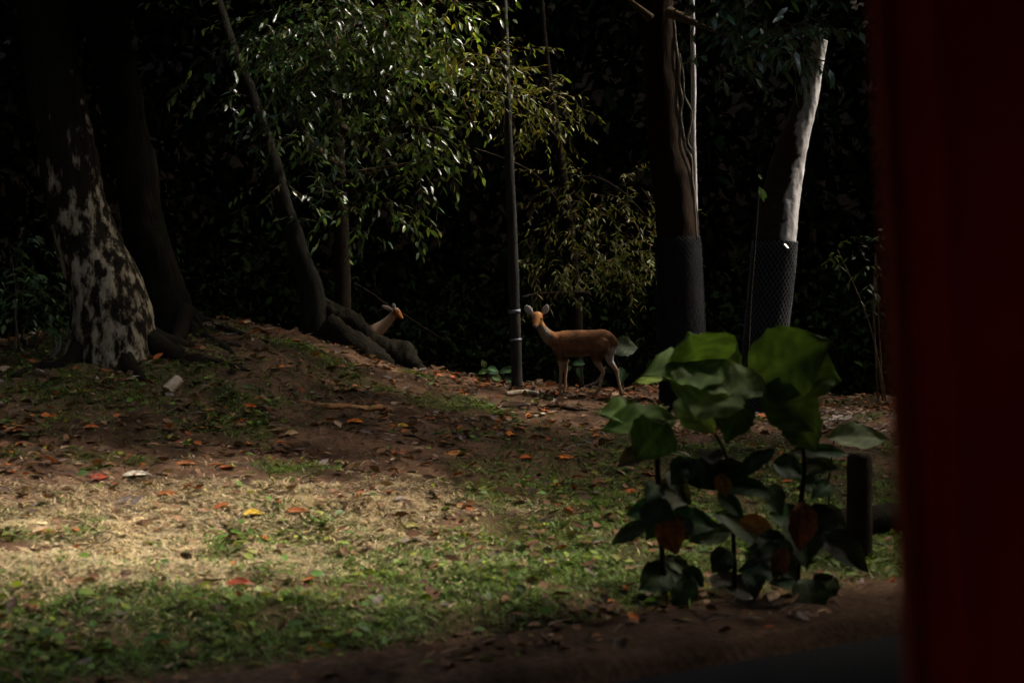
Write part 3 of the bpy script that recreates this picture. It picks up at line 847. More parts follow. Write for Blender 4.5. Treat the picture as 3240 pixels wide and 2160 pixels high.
# large-leaved plant at the roadside in the foreground
D = 8.5
bq = P(2170, 1800, D); bq = Vector((bq.x, bq.y, ground(bq.x, bq.y)))
tp = thing('large_leaved_plant', bq, 'tall roadside plant with huge soft green leaves in the right foreground', 'plant')
S0 = [(2110, 1950, 20), (2090, 1650, 18), (2085, 1400, 15), (2150, 1240, 11), (2210, 1180, 8)]
v, f = px_tube(grounded(S0, D), D, 10, 6, bark_disp(.004, scale=9)); build('stem', v, f, M['bark_red'], tp)
S1 = [(2520, 1950, 20), (2530, 1650, 17), (2545, 1450, 14), (2500, 1320, 11), (2420, 1220, 8)]
v, f = px_tube(grounded(S1, D), D, 10, 6, bark_disp(.004, scale=9)); build('stem', v, f, M['bark_red'], tp)
S2 = [(2330, 1950, 16), (2320, 1700, 14), (2300, 1450, 11), (2230, 1330, 8)]
v, f = px_tube(grounded(S2, D + .15), D + .15, 10, 6, bark_disp(.004, scale=9)); build('stem', v, f, M['bark_red'], tp)
gcol = (.085, .15, .028); gpale = (.17, .24, .08); gdark = (.022, .036, .012); brown = (.20, .065, .018)
#        base px,   depth, axis,            normal,          L,   W,   colour
LV = [((2330, 1150), D + .1, (-.5, -.2, .3), (.1, -1, .3), .30, .26, gcol), ((2160, 1250), D, (.5, -.4, -.6), (-.1, -1, .4), .30, .26, gpale), ((2330, 1260), D - .1, (-.2, -.4, -.7), (.1, -1, .4), .28, .26, (.05, .09, .02)), ((2020, 1300), D, (-.7, -.4, .05), (.1, -.8, .6), .26, .20, gcol), ((2500, 1290), D, (.4, -.3, -.7), (-.1, -1, .3), .30, .26, (.045, .075, .02)),
      ((2215, 1165), D, (-.15, -.35, .42), (-.05, -1, .45), .27, .50, gcol),
      ((2270, 1175), D - .05, (-.75, -.4, .1), (-.1, -.7, .8), .50, .36, gcol),
      ((2190, 1175), D - .1, (.9, -.35, -.22), (.1, -.8, .75), .34, .30, gpale),
      ((2250, 1210), D - .15, (-.25, -.5, -.35), (.05, -1, .5), .30, .46, gpale),
      ((2090, 1200), D + .05, (-1, -.1, .02), (0, -.6, .9), .16, .09, (.20, .27, .05)),
      ((2400, 1200), D, (.65, -.3, .45), (-.1, -1, .35), .48, .46, (.05, .088, .018)),
      ((2395, 1190), D - .1, (-.6, -.5, -.25), (.2, -.9, .7), .26, .26, gpale),
      ((2480, 1160), D + .05, (.85, -.1, -.18), (-.1, -1, .3), .36, .36, (.07, .12, .024)),
      ((2440, 1230), D - .05, (.55, -.4, -.5), (-.1, -1, .4), .38, .34, (.06, .10, .022)),
      ((2120, 1330), D - .1, (-1, -.2, .0), (0, -.75, .75), .42, .26, gcol),
      ((2100, 1345), D - .2, (-.5, -.6, -.45), (.1, -1, .5), .30, .30, (.075, .13, .02)),
      ((2200, 1290), D + .1, (1, -.2, -.05), (0, -.6, .8), .40, .14, (.06, .10, .03))]
for k, (bp, d, ax, nr, L, W, colr) in enumerate(LV):
    broad_leaf('leaf', P(bp[0], bp[1], d), ax, nr, L, W, colr, M['leaf_big'], tp, droop=.18, cup=.10, seedv=k * 1.7)
for k in range(58):
    bxp = random.uniform(2030, 2640); byp = random.uniform(1420, 1850)
    a = random.uniform(0, 6.28)
    broad_leaf('leaf', P(bxp, byp, D + random.uniform(-.25, .3)), (math.cos(a), -abs(math.sin(a)) * .6, random.uniform(-.7, .15)), (random.uniform(-.3, .3), -.8, .6), random.uniform(.14, .32), random.uniform(.10, .22), [q_ * random.uniform(.6, 1.4) for q_ in gdark], M['leaf_big'], tp, seedv=k)
for (bx_, by_, ax, L, W, colr) in [(2100, 1640, (.3, -.3, -.8), .22, .18, brown), (2350, 1650, (.8, -.3, -.1), .17, .12, (.30, .13, .025)), (2275, 1505, (.25, -.3, -.7), .13, .10, (.24, .11, .02)), (2540, 1600, (-.1, -.3, -1), .26, .17, (.10, .03, .012)), (2480, 1740, (-.3, -.3, -.8), .18, .12, (.14, .05, .016))]:
    o = broad_leaf('leaf', P(bx_, by_, D - .3), ax, (0, -1, .2), L, W, colr, M['leaf_dead'], tp, cup=.25, seedv=bx_)
    o['label'] = 'withered brown leaf hanging low'

# short dark post with a leaf over its top, and a fallen log at the verge
bp_ = base_of(2722, 1630, 9.9)
pst = thing('wooden_post', bp_, 'short dark wooden post standing in the grass near the red pillar', 'post')
tp_ = P(2718, 1432, 9.9)
v, f = tube([bp_ - Vector((0, 0, .15)), bp_ + (tp_ - bp_) * .5, tp_], [.092, .088, .084], 18, 6, bark_disp(.010, scale=9)); build('shaft', v, f, M['wood_dark'], pst)
sp2 = base_of(2640, 1560, 10.0)
s2 = thing('broad_leaved_plant', sp2, 'low plant with a wide grey-green leaf drooping over the dark post', 'plant')
tipb = P(2640, 1385, 9.72)
v, f = tube([sp2 - Vector((0, 0, .04)), (sp2 + tipb) / 2 + Vector((-.04, 0, .03)), tipb], [.010, .008, .005], 6, 5); build('stem', v, f, M['twig'], s2)
broad_leaf('leaf', tipb, (1, -.05, .04), (0, -.75, .7), .38, .22, (.075, .095, .04), M['leaf_big'], s2, droop=.12, seedv=3)
lg0 = G(2560, 1700); lg1 = Vector((lg0.x + 1.3 * RD[0], lg0.y + 1.3 * RD[1], 0)); lg1.z = ground(lg1.x, lg1.y)
lg = thing('fallen_log', (lg0 + lg1) / 2, 'mossy dark log lying along the verge by the red pillar', 'log')
v, f = tube([lg0 + Vector((0, 0, .07)), (lg0 + lg1) / 2 + Vector((0, 0, .09)), lg1 + Vector((0, 0, .08))], [.10, .11, .10], 18, 8, bark_disp(.014, scale=8)); build('log_wood', v, f, M['bark_mossy'], lg)

# ---------------------------------------------------------------- deer
def remesh(parts, voxel, name, smooth=4):
    v, f = merge(parts)
    me = bpy.data.meshes.new(name); me.from_pydata([tuple(a) for a in v], [], f); me.update()
    o = bpy.data.objects.new(name, me); COL.objects.link(o)
    m = o.modifiers.new('r', 'REMESH'); m.mode = 'VOXEL'; m.voxel_size = voxel
    s = o.modifiers.new('s', 'SMOOTH'); s.factor = .5; s.iterations = smooth
    dg = bpy.context.evaluated_depsgraph_get()
    me2 = bpy.data.meshes.new_from_object(o.evaluated_get(dg))
    bpy.data.objects.remove(o); bpy.data.meshes.remove(me)
    me2.name = name
    return me2

def chain(pts, ell=(1, 1), ref=None, seg=16, per=5):
    return tube([Vector(p[:3]) for p in pts], [p[3] for p in pts], seg, per, None, True, ell, ref)

def ellipsoid(c, r, seg=12):
    V_ = []; F_ = []
    n_ = 8
    for i in range(n_ + 1):
        a = math.pi * i / n_
        for k in range(seg):
            th = 2 * math.pi * k / seg
            V_.append(Vector((c[0] + r[0] * math.sin(a) * math.cos(th), c[1] + r[1] * math.sin(a) * math.sin(th), c[2] + r[2] * math.cos(a))))
    for i in range(n_):
        for k in range(seg):
            k2 = (k + 1) % seg
            F_.append((i * seg + k, (i + 1) * seg + k, (i + 1) * seg + k2, i * seg + k2))
    return V_, F_

YREF = Vector((0, 1, 0))
def deer(name, origin, K, label, colour):
    t = thing(name, origin, label, 'deer', None)
    parts = [chain(K['torso'], (K.get('wide', .74), 1.0), YREF, 22, 6)]
    for q in K['round']: parts.append(chain(q))
    for q in K['ears']: parts.append(chain(q, (K.get('earthin', .38), 1), K.get('earref', YREF), 12, 5))
    me = remesh(parts, .0075, 'body', 10)
    co = np.zeros(len(me.vertices) * 3); me.vertices.foreach_get('co', co); co = co.reshape(-1, 3)
    no = np.zeros(len(me.vertices) * 3); me.vertices.foreach_get('normal', no); no = no.reshape(-1, 3)
    add_col(me, colour(co, no).astype(np.float32))
    me.materials.append(M['fur'])
    me.polygons.foreach_set('use_smooth', [True] * len(me.polygons))
    o = bpy.data.objects.new('body', me); COL.objects.link(o); o.parent = t
    for nm, c, r, m in K['bits']:
        v, f = ellipsoid(c, r); me_ = bpy.data.meshes.new(nm); me_.from_pydata([tuple(a) for a in v], [], f)
        me_.materials.append(M[m]); me_.polygons.foreach_set('use_smooth', [True] * len(me_.polygons))
        e = bpy.data.objects.new(nm, me_); COL.objects.link(e); e.parent = t
    for p0, p1 in K['hooves']:
        v, f = tube([Vector(p0), Vector(p1)], [.018, .022], 10, 1)
        me_ = bpy.data.meshes.new('hoof'); me_.from_pydata([tuple(a) for a in v], [], f); me_.materials.append(M['dark'])
        e = bpy.data.objects.new('hoof', me_); COL.objects.link(e); e.parent = t
    return t

s = .00090
def q1(zx, zy, y=0.0, r=.03): return ((zx - 1000) * s, y, (1420 - zy) * s, r)
K1 = {
 'wide': .72,
 'torso': [q1(560, 665, 0, .085), q1(610, 660, 0, .118), q1(700, 682, 0, .155), q1(850, 692, 0, .168), q1(1000, 690, 0, .168), q1(1150, 680, 0, .162), q1(1290, 655, 0, .148), q1(1390, 670, 0, .11), q1(1440, 690, 0, .06)],
 'round': [
   [q1(640, 650, 0, .10), q1(560, 612, -.01, .090), q1(490, 550, -.02, .074), q1(430, 460, -.03, .061), q1(385, 370, -.03, .054)],
   [q1(380, 316, -.03, .072), q1(376, 338, -.08, .070), q1(366, 384, -.13, .054), q1(352, 430, -.175, .037), q1(342, 462, -.205, .030)],
   [q1(665, 690, -.03, .075), q1(685, 790, -.06, .070), q1(698, 870, -.082, .054), q1(704, 940, -.085, .041), q1(710, 1010, -.085, .029), q1(712, 1065, -.085, .027), q1(706, 1130, -.085, 0.0222), q1(697, 1280, -.085, 0.0198), q1(690, 1325, -.085, .020), q1(662, 1375, -.09, 0.0198), q1(645, 1402, -.09, .018)],
   [q1(740, 700, .03, .08), q1(765, 800, .06, .066), q1(772, 870, .082, .05), q1(776, 960, .085, .034), q1(778, 1060, .085, .026), q1(776, 1180, .085, .017), q1(775, 1300, .085, .019), q1(762, 1350, .08, 0.0198), q1(752, 1375, .08, .018)],
   [q1(1300, 650, -.02, .10), q1(1250, 745, -.045, .115), q1(1212, 830, -.066, .092), q1(1202, 890, -.076, .070), q1(1212, 950, -.08, .048), q1(1255, 1025, -.08, .033), q1(1288, 1082, -.08, .029), q1(1272, 1160, -.08, .020), q1(1240, 1280, -.08, 0.0210), q1(1220, 1340, -.08, .021), q1(1175, 1382, -.085, 0.0198), q1(1148, 1402, -.085, .018)],
   [q1(1365, 670, .02, .10), q1(1385, 780, .055, .088), q1(1385, 870, .07, .062), q1(1405, 950, .07, .042), q1(1458, 1030, .07, .031), q1(1490, 1072, .07, .029), q1(1500, 1150, .07, .020), q1(1530, 1280, .07, 0.0210), q1(1545, 1335, .07, .021), q1(1545, 1370, .07, 0.0198), q1(1545, 1385, .07, .018)],
   [q1(1425, 610, 0, .035), q1(1465, 660, 0, .03), q1(1478, 720, 0, .022), q1(1470, 765, 0, .010)]],
 'ears': [[q1(322, 285, -.03, .020), q1(285, 252, -.03, .040), q1(255, 220, -.03, .049), q1(235, 188, -.03, .040), q1(222, 155, -.03, .012)],
          [q1(440, 280, -.03, .020), q1(470, 250, -.03, .040), q1(492, 220, -.03, .049), q1(508, 183, -.03, .040), q1(518, 145, -.03, .012)]],
 'bits': [('nose', q1(339, 458, -.218)[:3], (.020, .014, .016), 'dark'), ('eye', q1(312, 345, -.128)[:3], (.015, .017, .016), 'eye'), ('eye', q1(428, 345, -.128)[:3], (.015, .017, .016), 'eye')],
 'hooves': [(q1(645, 1400, -.09)[:3], q1(632, 1432, -.095)[:3]), (q1(752, 1374, .08)[:3], q1(742, 1405, .08)[:3]), (q1(1148, 1400, -.085)[:3], q1(1132, 1430, -.09)[:3]), (q1(1545, 1383, .07)[:3], q1(1547, 1415, .065)[:3])],
}
def colour1(co, no):
    x, y, z = co[:, 0], co[:, 1], co[:, 2]
    zx = x / s + 1000; zy = 1420 - z / s
    brown = np.array([.185, .082, .036]); dark = np.array([.065, .033, .018]); tan = np.array([.40, .27, .17]); pale = np.array([.40, .36, .32]); white = np.array([.55, .52, .50]); org = np.array([.38, .17, .06]); grey = np.array([.23, .19, .14])
    c = np.tile(brown, (len(co), 1))
    def mix(col, w):
        nonlocal c
        w = np.clip(w, 0, 1)[:, None]; c = c * (1 - w) + col * w
    n1 = fbm(zx, zy, 120, 5)
    mix(dark, sstep(.35, .75, n1) * .65); mix(tan, sstep(.6, .85, fbm(zx, zy, 60, 15)) * .25)
    mix(org, sstep(580, 620, zx) * (1 - sstep(720, 900, zx)) * (1 - sstep(620, 720, zy)) * .45)
    mix(dark, sstep(740, 850, zy) * (1 - sstep(900, 960, zy)) * sstep(560, 640, zx) * .6)
    mix(tan, sstep(900, 980, zy) * .85)                     # lower legs
    neck = (1 - sstep(500, 600, zx)) * sstep(420, 480, zy) * (1 - sstep(720, 800, zy))
    mix(grey, neck * (.55 + .45 * sstep(.0, .6, -no[:, 1] - no[:, 0] * .4)))
    head = (1 - sstep(470, 500, zx)) * (1 - sstep(435, 460, zy)) * sstep(245, 262, zy)
    mix(org, head * .95)
    muz = (1 - sstep(440, 480, zx)) * sstep(415, 440, zy) * (1 - sstep(490, 500, zy))
    mix(np.array([.17, .14, .115]), muz * .8)
    ear = (1 - sstep(285, 298, zy)) * (1 - sstep(312, 330, zx) * (1 - sstep(440, 455, zx)))
    ear = ear * ((zx < 330) | (zx > 440))
    mix(pale, ear * sstep(-.1, .4, -no[:, 1]) * (zx < 600))
    inner = sstep(1290, 1340, zx) * sstep(700, 770, zy) * (1 - sstep(960, 1010, zy)) * sstep(-.05, .05, y) 
    mix(white, inner * .9)
    rump = sstep(1330, 1400, zx) * sstep(720, 770, zy) * (1 - sstep(840, 960, zy)) * sstep(-.2, .3, no[:, 0])
    mix(white, rump * .8)
    belly = sstep(.3, .8, -no[:, 2]) * sstep(780, 840, zy) * (1 - sstep(900, 930, zy)) * sstep(700, 760, zx)
    mix(grey, belly * .5)
    return c
dq = G(1841, 1251); gz = dq.z
deer('deer', Vector((dq.x, dq.y, gz - .005)), K1, 'brown doe standing side-on by the pole and looking at the viewer', colour1)

s2_ = .00096
def q2(zx, zy, y=0.0, r=.03): return ((zx - 600) * s2_, y, (1560 - zy) * s2_, r)
K2 = {
 'wide': .72,
 'torso': [q2(560, 760, .05, .08), q2(480, 790, .06, .13), q2(350, 830, .06, .155), q2(150, 840, .07, .16), q2(-50, 830, .08, .155), q2(-200, 820, .08, .12), q2(-270, 840, .08, .06)],
 'round': [
   [q2(500, 740, .04, .13), q2(575, 680, .03, .098), q2(660, 610, .02, .076), q2(745, 530, .01, .062), q2(815, 450, 0, .054)],
   [q2(828, 410, 0, .056), q2(858, 432, -.03, .050), q2(895, 475, -.065, .036), q2(925, 508, -.09, .026), q2(938, 520, -.10, .022)],
   [q2(500, 900, -.02, .07), q2(505, 1050, -.02, .04), q2(508, 1200, -.02, .026), q2(505, 1400, -.02, .018), q2(510, 1500, -.02, .018)],
   [q2(470, 900, .14, .07), q2(480, 1050, .14, .04), q2(485, 1200, .14, .026), q2(485, 1400, .14, .018), q2(490, 1500, .14, .018)],
   [q2(-160, 860, -.01, .11), q2(-130, 980, -.01, .07), q2(-180, 1130, -.01, .034), q2(-210, 1190, -.01, .028), q2(-195, 1360, -.01, .018), q2(-180, 1500, -.01, .018)],
   [q2(-160, 860, .16, .11), q2(-130, 980, .16, .07), q2(-180, 1130, .16, .034), q2(-210, 1190, .16, .028), q2(-195, 1360, .16, .018), q2(-180, 1500, .16, .018)]],
 'ears': [[q2(820, 385, -.03, .018), q2(812, 355, -.035, .030), q2(803, 330, -.04, .036), q2(798, 308, -.04, .024), q2(795, 292, -.04, .008)],
          [q2(790, 400, .02, .018), q2(740, 385, .03, .030), q2(690, 365, .04, .038), q2(645, 345, .04, .026), q2(618, 335, .04, .008)]],
 'bits': [('nose', q2(944, 522, -.112)[:3], (.013, .012, .011), 'dark'), ('eye', q2(880, 425, -.075)[:3], (.010, .010, .010), 'eye'), ('eye', q2(900, 440, .02)[:3], (.009, .010, .010), 'eye')],
 'hooves': [(q2(510, 1500, -.02)[:3], q2(518, 1545, -.02)[:3]), (q2(490, 1500, .14)[:3], q2(498, 1545, .14)[:3]), (q2(-180, 1500, -.01)[:3], q2(-172, 1545, -.01)[:3]), (q2(-180, 1500, .16)[:3], q2(-172, 1545, .16)[:3])],
}
def colour2(co, no):
    x, y, z = co[:, 0], co[:, 1], co[:, 2]
    zx = x / s2_ + 600; zy = 1560 - z / s2_
    brown = np.array([.165, .082, .040]); tan = np.array([.36, .20, .11]); pale = np.array([.46, .43, .40]); org = np.array([.42, .16, .055])
    c = np.tile(brown, (len(co), 1))
    def mix(col, w):
        nonlocal c
        w = np.clip(w, 0, 1)[:, None]; c = c * (1 - w) + col * w
    mix(np.array([.50, .34, .24]), sstep(480, 540, zx) * (1 - sstep(800, 850, zx)) * sstep(430, 500, zy) * (1 - sstep(700, 800, zy)) * .9)
    mix(org, sstep(815, 840, zx) * (1 - sstep(500, 520, zy)) * sstep(360, 372, zy) * .95)
    mix(pale, (1 - sstep(372, 392, zy)) * (zx > 770) * .95)
    mix(np.array([.36, .29, .26]), (zx < 790) * (zx > 600) * (1 - sstep(405, 420, zy)) * .9)
    mix(tan, sstep(1000, 1100, zy))
    return c
dq = P(1202, 1100, 19.5)
zo = (P(1255, 990, 19.5).z) - (1560 - 440) * s2_
deer('deer', Vector((dq.x, dq.y, zo)), K2, 'doe half hidden behind the root mound with its head turned right', colour2)

# ---------------------------------------------------------------- sticks, logs and twigs one can point at
def stick(name, path, d, mat, label, cat, gnd=False, seg=10, amp=.006):
    pts = []; rr = []
    for (x, y, wd) in path:
        q = G(x, y) if gnd else P(x, y, d)
        dep = (q - CAM).dot(FWD)
        r = wd * .5 / FPX * dep
        pts.append(q + Vector((0, 0, r * .7 if gnd else 0))); rr.append(r)
    t = thing(name, pts[0].copy(), label, cat)
    v, f = tube(pts, rr, seg, 6, bark_disp(amp, scale=14)); build('wood', v, f, mat, t)
    return t, pts
stick('fallen_branch', [(950, 1275, 12), (985, 1287, 20), (1040, 1293, 21), (1095, 1291, 18), (1150, 1300, 21), (1205, 1296, 20), (1242, 1304, 13)], 0, M['wood_orange'], 'long orange-brown stick lying on the bare earth below the mound', 'stick', True)
q = G(530, 1243)
bk = thing('wood_chunk', q, 'pale broken block of wood tilted on the dark slope', 'wood block')
a0 = q + Vector((0, 0, .02)); a1 = P(566, 1198, (q - CAM).dot(FWD) + .12)
v, f = tube([a0, (a0 + a1) / 2, a1], [.055, .058, .056], 9, 3, bark_disp(.012, scale=12)); build('wood', v, f, M['wood_pale'], bk, smooth=False)
q = G(172, 1128)
fk = thing('forked_twig', q, 'bare grey forked twig standing out of the dark slope at left', 'twig')
dpt = (q - CAM).dot(FWD)
for path in ([(168, 1135, 9), (176, 1115, 9), (181, 1092, 8), (172, 1075, 6)], [(181, 1120, 9), (190, 1098, 8), (192, 1072, 6)], [(168, 1135, 8), (158, 1122, 7), (155, 1117, 4)]):
    v, f = px_tube(path, dpt, 7, 5); build('prong', v, f, M['wood_grey'], fk)
stick('fallen_branch', [(1600, 1250, 14), (1635, 1247, 17), (1665, 1243, 14), (1702, 1249, 12)], 0, M['wood_pale'], 'short pale stick lying at the foot of the pole', 'stick', True)
stick('fallen_branch', [(1590, 1290, 8), (1700, 1284, 13), (1790, 1294, 12), (1860, 1300, 6)], 0, M['wood_dark'], 'dark fallen stick on the ground in front of the standing deer', 'stick', True)
stick('fallen_branch', [(1690, 1318, 6), (1725, 1310, 8), (1760, 1302, 5)], 0, M['wood_pale'], 'thin pale twig lying on the earth in front of the dark stick', 'stick', True)
stick('dead_branch', [(1120, 895, 5), (1185, 935, 8), (1240, 978, 8), (1290, 1003, 7), (1350, 1043, 6), (1440, 1098, 3)], 20.2, M['wood_dark'], 'thin dead branch slanting down across the half hidden doe', 'branch')
stick('dead_branch', [(1080, 545, 5), (1180, 535, 9), (1260, 522, 7), (1380, 505, 5), (1480, 520, 3)], 17.6, M['twig'], 'thin bare brown branch under the hanging evergreen leaves', 'branch')
stick('dead_branch', [(1195, 540, 7), (1170, 580, 6), (1135, 625, 4), (1105, 660, 2)], 17.6, M['twig'], 'short bare twig slanting down left under the evergreen', 'branch')
stick('dead_branch', [(1460, 305, 4), (1490, 370, 6), (1510, 420, 5)], 17.5, M['twig'], 'thin hanging twig among the yellow-green leaves', 'branch')
stick('fallen_branch', [(1850, 1222, 6), (1885, 1210, 8), (1900, 1190, 8), (1915, 1160, 5)], 18.9, M['wood_grey'], 'pale bent twig between the hind legs of the standing deer', 'twig')

# ---------------------------------------------------------------- fallen leaves one can point at
def fallen(px, py, L, asp, col, ang, label, lift=.02, tilt=0.25, curl=.35):
    q = G(px, py)
    a = math.radians(ang)
    ax = Vector((math.cos(a), math.sin(a) * .9, tilt * .6)); nr = Vector((random.uniform(-.2, .2), -tilt * 1.5, 1))
    t = broad_leaf('fallen_leaf', q - ax.normalized() * L * .5 + Vector((0, 0, lift)), ax, nr, L, L * asp, col, M['leaf_dead'], None, droop=curl * .4, cup=curl * .6, seedv=px)
    me = t.data
    me.transform(Matrix.Translation(-q)); t.location = q
    tag(t, label, 'leaf', 'fallen leaves on the forest floor')
OR = (.62, .18, .03); OR2 = (.55, .13, .03); BR = (.22, .08, .03); TN = (.42, .28, .13); PL = (.55, .50, .38); YL = (.55, .36, .03); RD_ = (.28, .05, .025)
FL = [(1445, 1440, .26, .32, (.48, .19, .05), 15, 'long curled orange-tan leaf lying below the pole'),
      (1620, 1378, .13, .75, OR, 60, 'upright orange leaf directly below the foot of the pole'),
      (1793, 1452, .16, .5, OR, 0, 'orange leaf at the lower edge of the bare earth, left of the large-leaved plant'),
      (1668, 1452, .11, .6, OR2, 20, 'reddish leaf left of the orange leaf at the grass edge'),
      (1265, 1437, .13, .6, OR2, 10, 'red-orange leaf left of the long curled tan leaf'),
      (1125, 1337, .17, .42, OR, -12, 'orange leaf just below the orange-brown stick'),
      (1276, 1352, .12, .6, YL, 8, 'bright yellow leaf right below the right end of the orange-brown stick'),
      (1300, 1350, .10, .6, BR, -20, 'brown leaf touching the bright yellow leaf'),
      (765, 1337, .12, .55, OR2, 0, 'orange leaf left below the orange-brown stick'),
      (895, 1408, .13, .6, OR, 15, 'orange leaf on the upper rim of the pale dry grass'),
      (925, 1374, .12, .55, TN, 0, 'pale tan leaf above the orange leaf on the rim of the dry grass'),
      (1130, 1226, .14, .7, (.42, .17, .06), 70, 'orange leaf standing upright on the mound slope'),
      (822, 1265, .16, .5, (.36, .15, .06), 5, 'brown-orange leaf left of the orange-brown stick'),
      (790, 1290, .14, .6, OR2, -15, 'red-orange leaf at the left tip of the orange-brown stick'),
      (1605, 1326, .13, .42, OR2, 5, 'flat red leaf between the pole foot and the upright orange leaf'),
      (1678, 1320, .11, .75, OR, 50, 'small orange leaf beside the thin pale twig'),
      (290, 1356, .14, .5, OR2, 0, 'orange leaf on the dark ground above the dry grass at left'),
      (48, 1366, .16, .6, (.36, .16, .07), 20, 'tan-orange leaf near the left edge of the picture'),
      (318, 1517, .13, .7, RD_, 40, 'dark red leaf standing in the pale dry grass'),
      (437, 1505, .20, .42, PL, 10, 'large whitish leaf lying on the pale dry grass'),
      (582, 1410, .12, .5, (.50, .42, .24), 0, 'cream leaf on the upper edge of the dry grass'),
      (1735, 1222, .20, .34, OR, 0, 'long orange leaf in front of the standing deer by the pole'),
      (1910, 1390, .14, .7, (.36, .20, .10), -10, 'tan leaf on bare earth left of the large-leaved plant'),
      (1600, 1212, .13, .6, OR2, 30, 'red leaf heaped against the left side of the pole foot'),
      (1390, 1192, .12, .7, OR2, 25, 'red leaf on the crest left of the small bright plant'),
      (1437, 1196, .10, .7, OR2, 75, 'small red leaf standing on the crest between the mound and the pole'),
      (1530, 1222, .13, .5, (.40, .15, .05), 5, 'orange-brown leaf below the small bright plant by the pole'),
      (940, 1622, .15, .5, (.34, .11, .04), -10, 'rusty leaf on the right end of the dry grass'),
      (590, 1470, .16, .4, (.38, .14, .05), 5, 'rust-coloured leaf lying in the middle of the dry grass'),
      (530, 1567, .15, .4, (.38, .12, .04), 0, 'reddish leaf below the whitish leaf'),
      (440, 1655, .17, .5, (.50, .36, .20), 15, 'pale tan leaf below the reddish leaf in the dry grass'),
      (120, 1660, .16, .45, (.52, .40, .22), 0, 'straw-coloured leaf on the dry grass near the left edge'),
      (805, 1630, .14, .6, YL, 20, 'yellow-green leaf at the lower right rim of the dry grass'),
      (760, 1850, .15, .5, RD_, 0, 'dark red leaf in the green grass of the foreground'),
      (250, 1850, .16, .5, (.30, .16, .08), 10, 'brown leaf in the foreground grass at lower left'),
      (1300, 1670, .15, .45, (.40, .36, .12), 10, 'pale yellow leaf in the grass of the middle foreground'),
      (150, 1690, .14, .5, BR, 30, 'brown leaf below the straw-coloured leaf at left'),
      (2030, 1262, .12, .6, (.34, .17, .08), 60, 'tan upright leaf in the litter right of the deer'),
      (2045, 1280, .16, .5, (.14, .035, .02), -20, 'dark maroon leaf in the litter right of the deer')]
for a in FL: fallen(*a)

# ---------------------------------------------------------------- litter, grass
def rejection(n, xr, yr, dens):
    x = RNG.uniform(*xr, n); y = RNG.uniform(*yr, n)
    d = dens(x, y)
    k = RNG.random(n) < d
    return x[k], y[k]
def in_view(x, y):
    return (np.abs(x) < y * .37 + .5) & (road_u(x, y) > -.75)
# dead-leaf litter
def dl(x, y):
    u = road_u(x, y)
    band = sstep(3.5, 6.5, u) * .47 + .36
    band = band + .6 * np.exp(-((x - 3.6) / 1.6) ** 2 - ((y - 16.5) / 1.8) ** 2) + .7 * np.exp(-((x - .6) / 2.2) ** 2 - ((y - 18.3) / .8) ** 2)
    return np.clip(band * (.3 + 1.0 * sstep(.35, .7, fbm(x, y, .5, 81))), 0, 1) * in_view(x, y) * (y < 19.8)
x, y = rejection(34000, (-7.5, 7.5), (6.5, 19.8), dl)
n = len(x)
L = RNG.uniform(.045, .14, n)
pos = np.stack([x, y, H(x, y) + RNG.uniform(.004, .03, n)], 1)
a = RNG.uniform(0, 6.28, n)
ax = np.stack([np.cos(a), np.sin(a), RNG.normal(size=n) * .18], 1)
nr = RNG.normal(size=(n, 3)) * .38; nr[:, 2] += 1
pal = np.array([(.10, .052, .028), (.15, .078, .040), (.21, .12, .065), (.085, .055, .038), (.30, .20, .12), (.36, .10, .026), (.19, .15, .13)])
idx = RNG.choice(7, n, p=[.23, .22, .17, .15, .06, .10, .07])
colr = pal[idx] * (1 + (RNG.random((n, 1)) - .5) * .6)
pz = np.exp(-((x - 3.7) / 1.0) ** 2 - ((y - 16.6) / 1.2) ** 2) > .35 + .4 * RNG.random(n)
colr[pz] = np.array([.40, .32, .29]) * RNG.uniform(.4, 1.2, (int(pz.sum()), 1))
tag(leaves_obj('leaf_litter', pos, ax, nr, L, L * RNG.uniform(.35, .65, n), colr, M['leaf_dead'], fold=RNG.uniform(.0, .6, n), curl=RNG.uniform(-.3, .3, n)), kind='stuff', label='brown leaf litter scattered over the forest floor', cat='leaf litter')

# pebbles of pale litter right, near the netted tree
# grass
def blades(name, x, y, lmin, lmax, wd, cols, lean, label, cat):
    n = len(x)
    pos = np.stack([x, y, H(x, y) - .004], 1)
    a = RNG.uniform(0, 6.28, n)
    ax = np.stack([np.cos(a) * lean, np.sin(a) * lean, np.ones(n)], 1) + RNG.normal(size=(n, 3)) * .2
    nr = np.stack([np.cos(a + 1.57), np.sin(a + 1.57), .3 * np.ones(n)], 1)
    nr = np.stack([-np.cos(a), -np.sin(a), lean * np.ones(n)], 1)
    L = RNG.uniform(lmin, lmax, n)
    tag(leaves_obj(name, pos, ax, nr, L, wd, cols, M['grass'], fold=.2, curl=RNG.uniform(.1, .6, n), rich=False), kind='stuff', label=label, cat=cat)
x, y = rejection(520000, (-6.0, 6.5), (6.0, 17), lambda x, y: cover(x, y)[1] * in_view(x, y) * .8)
n = len(x)
cg = jitter_cols(n, (.085, .140, .014), .5, .2)
yl = RNG.random(n) < .12; cg[yl] = jitter_cols(int(yl.sum()), (.15, .13, .05), .3)
blades('grass', x, y, .03, .095, RNG.uniform(.006, .015, n), cg, 1.1, 'short green grass growing along the verge and under the plant', 'grass')
x, y = rejection(300000, (-6.0, 3), (7.0, 13), lambda x, y: cover(x, y)[0] * in_view(x, y))
n = len(x)
blades('dry_grass', x, y, .04, .13, RNG.uniform(.005, .014, n), jitter_cols(n, (.42, .33, .19), .5, .10), 2.2, 'pale dry grass lying in the patch of light at left', 'grass')
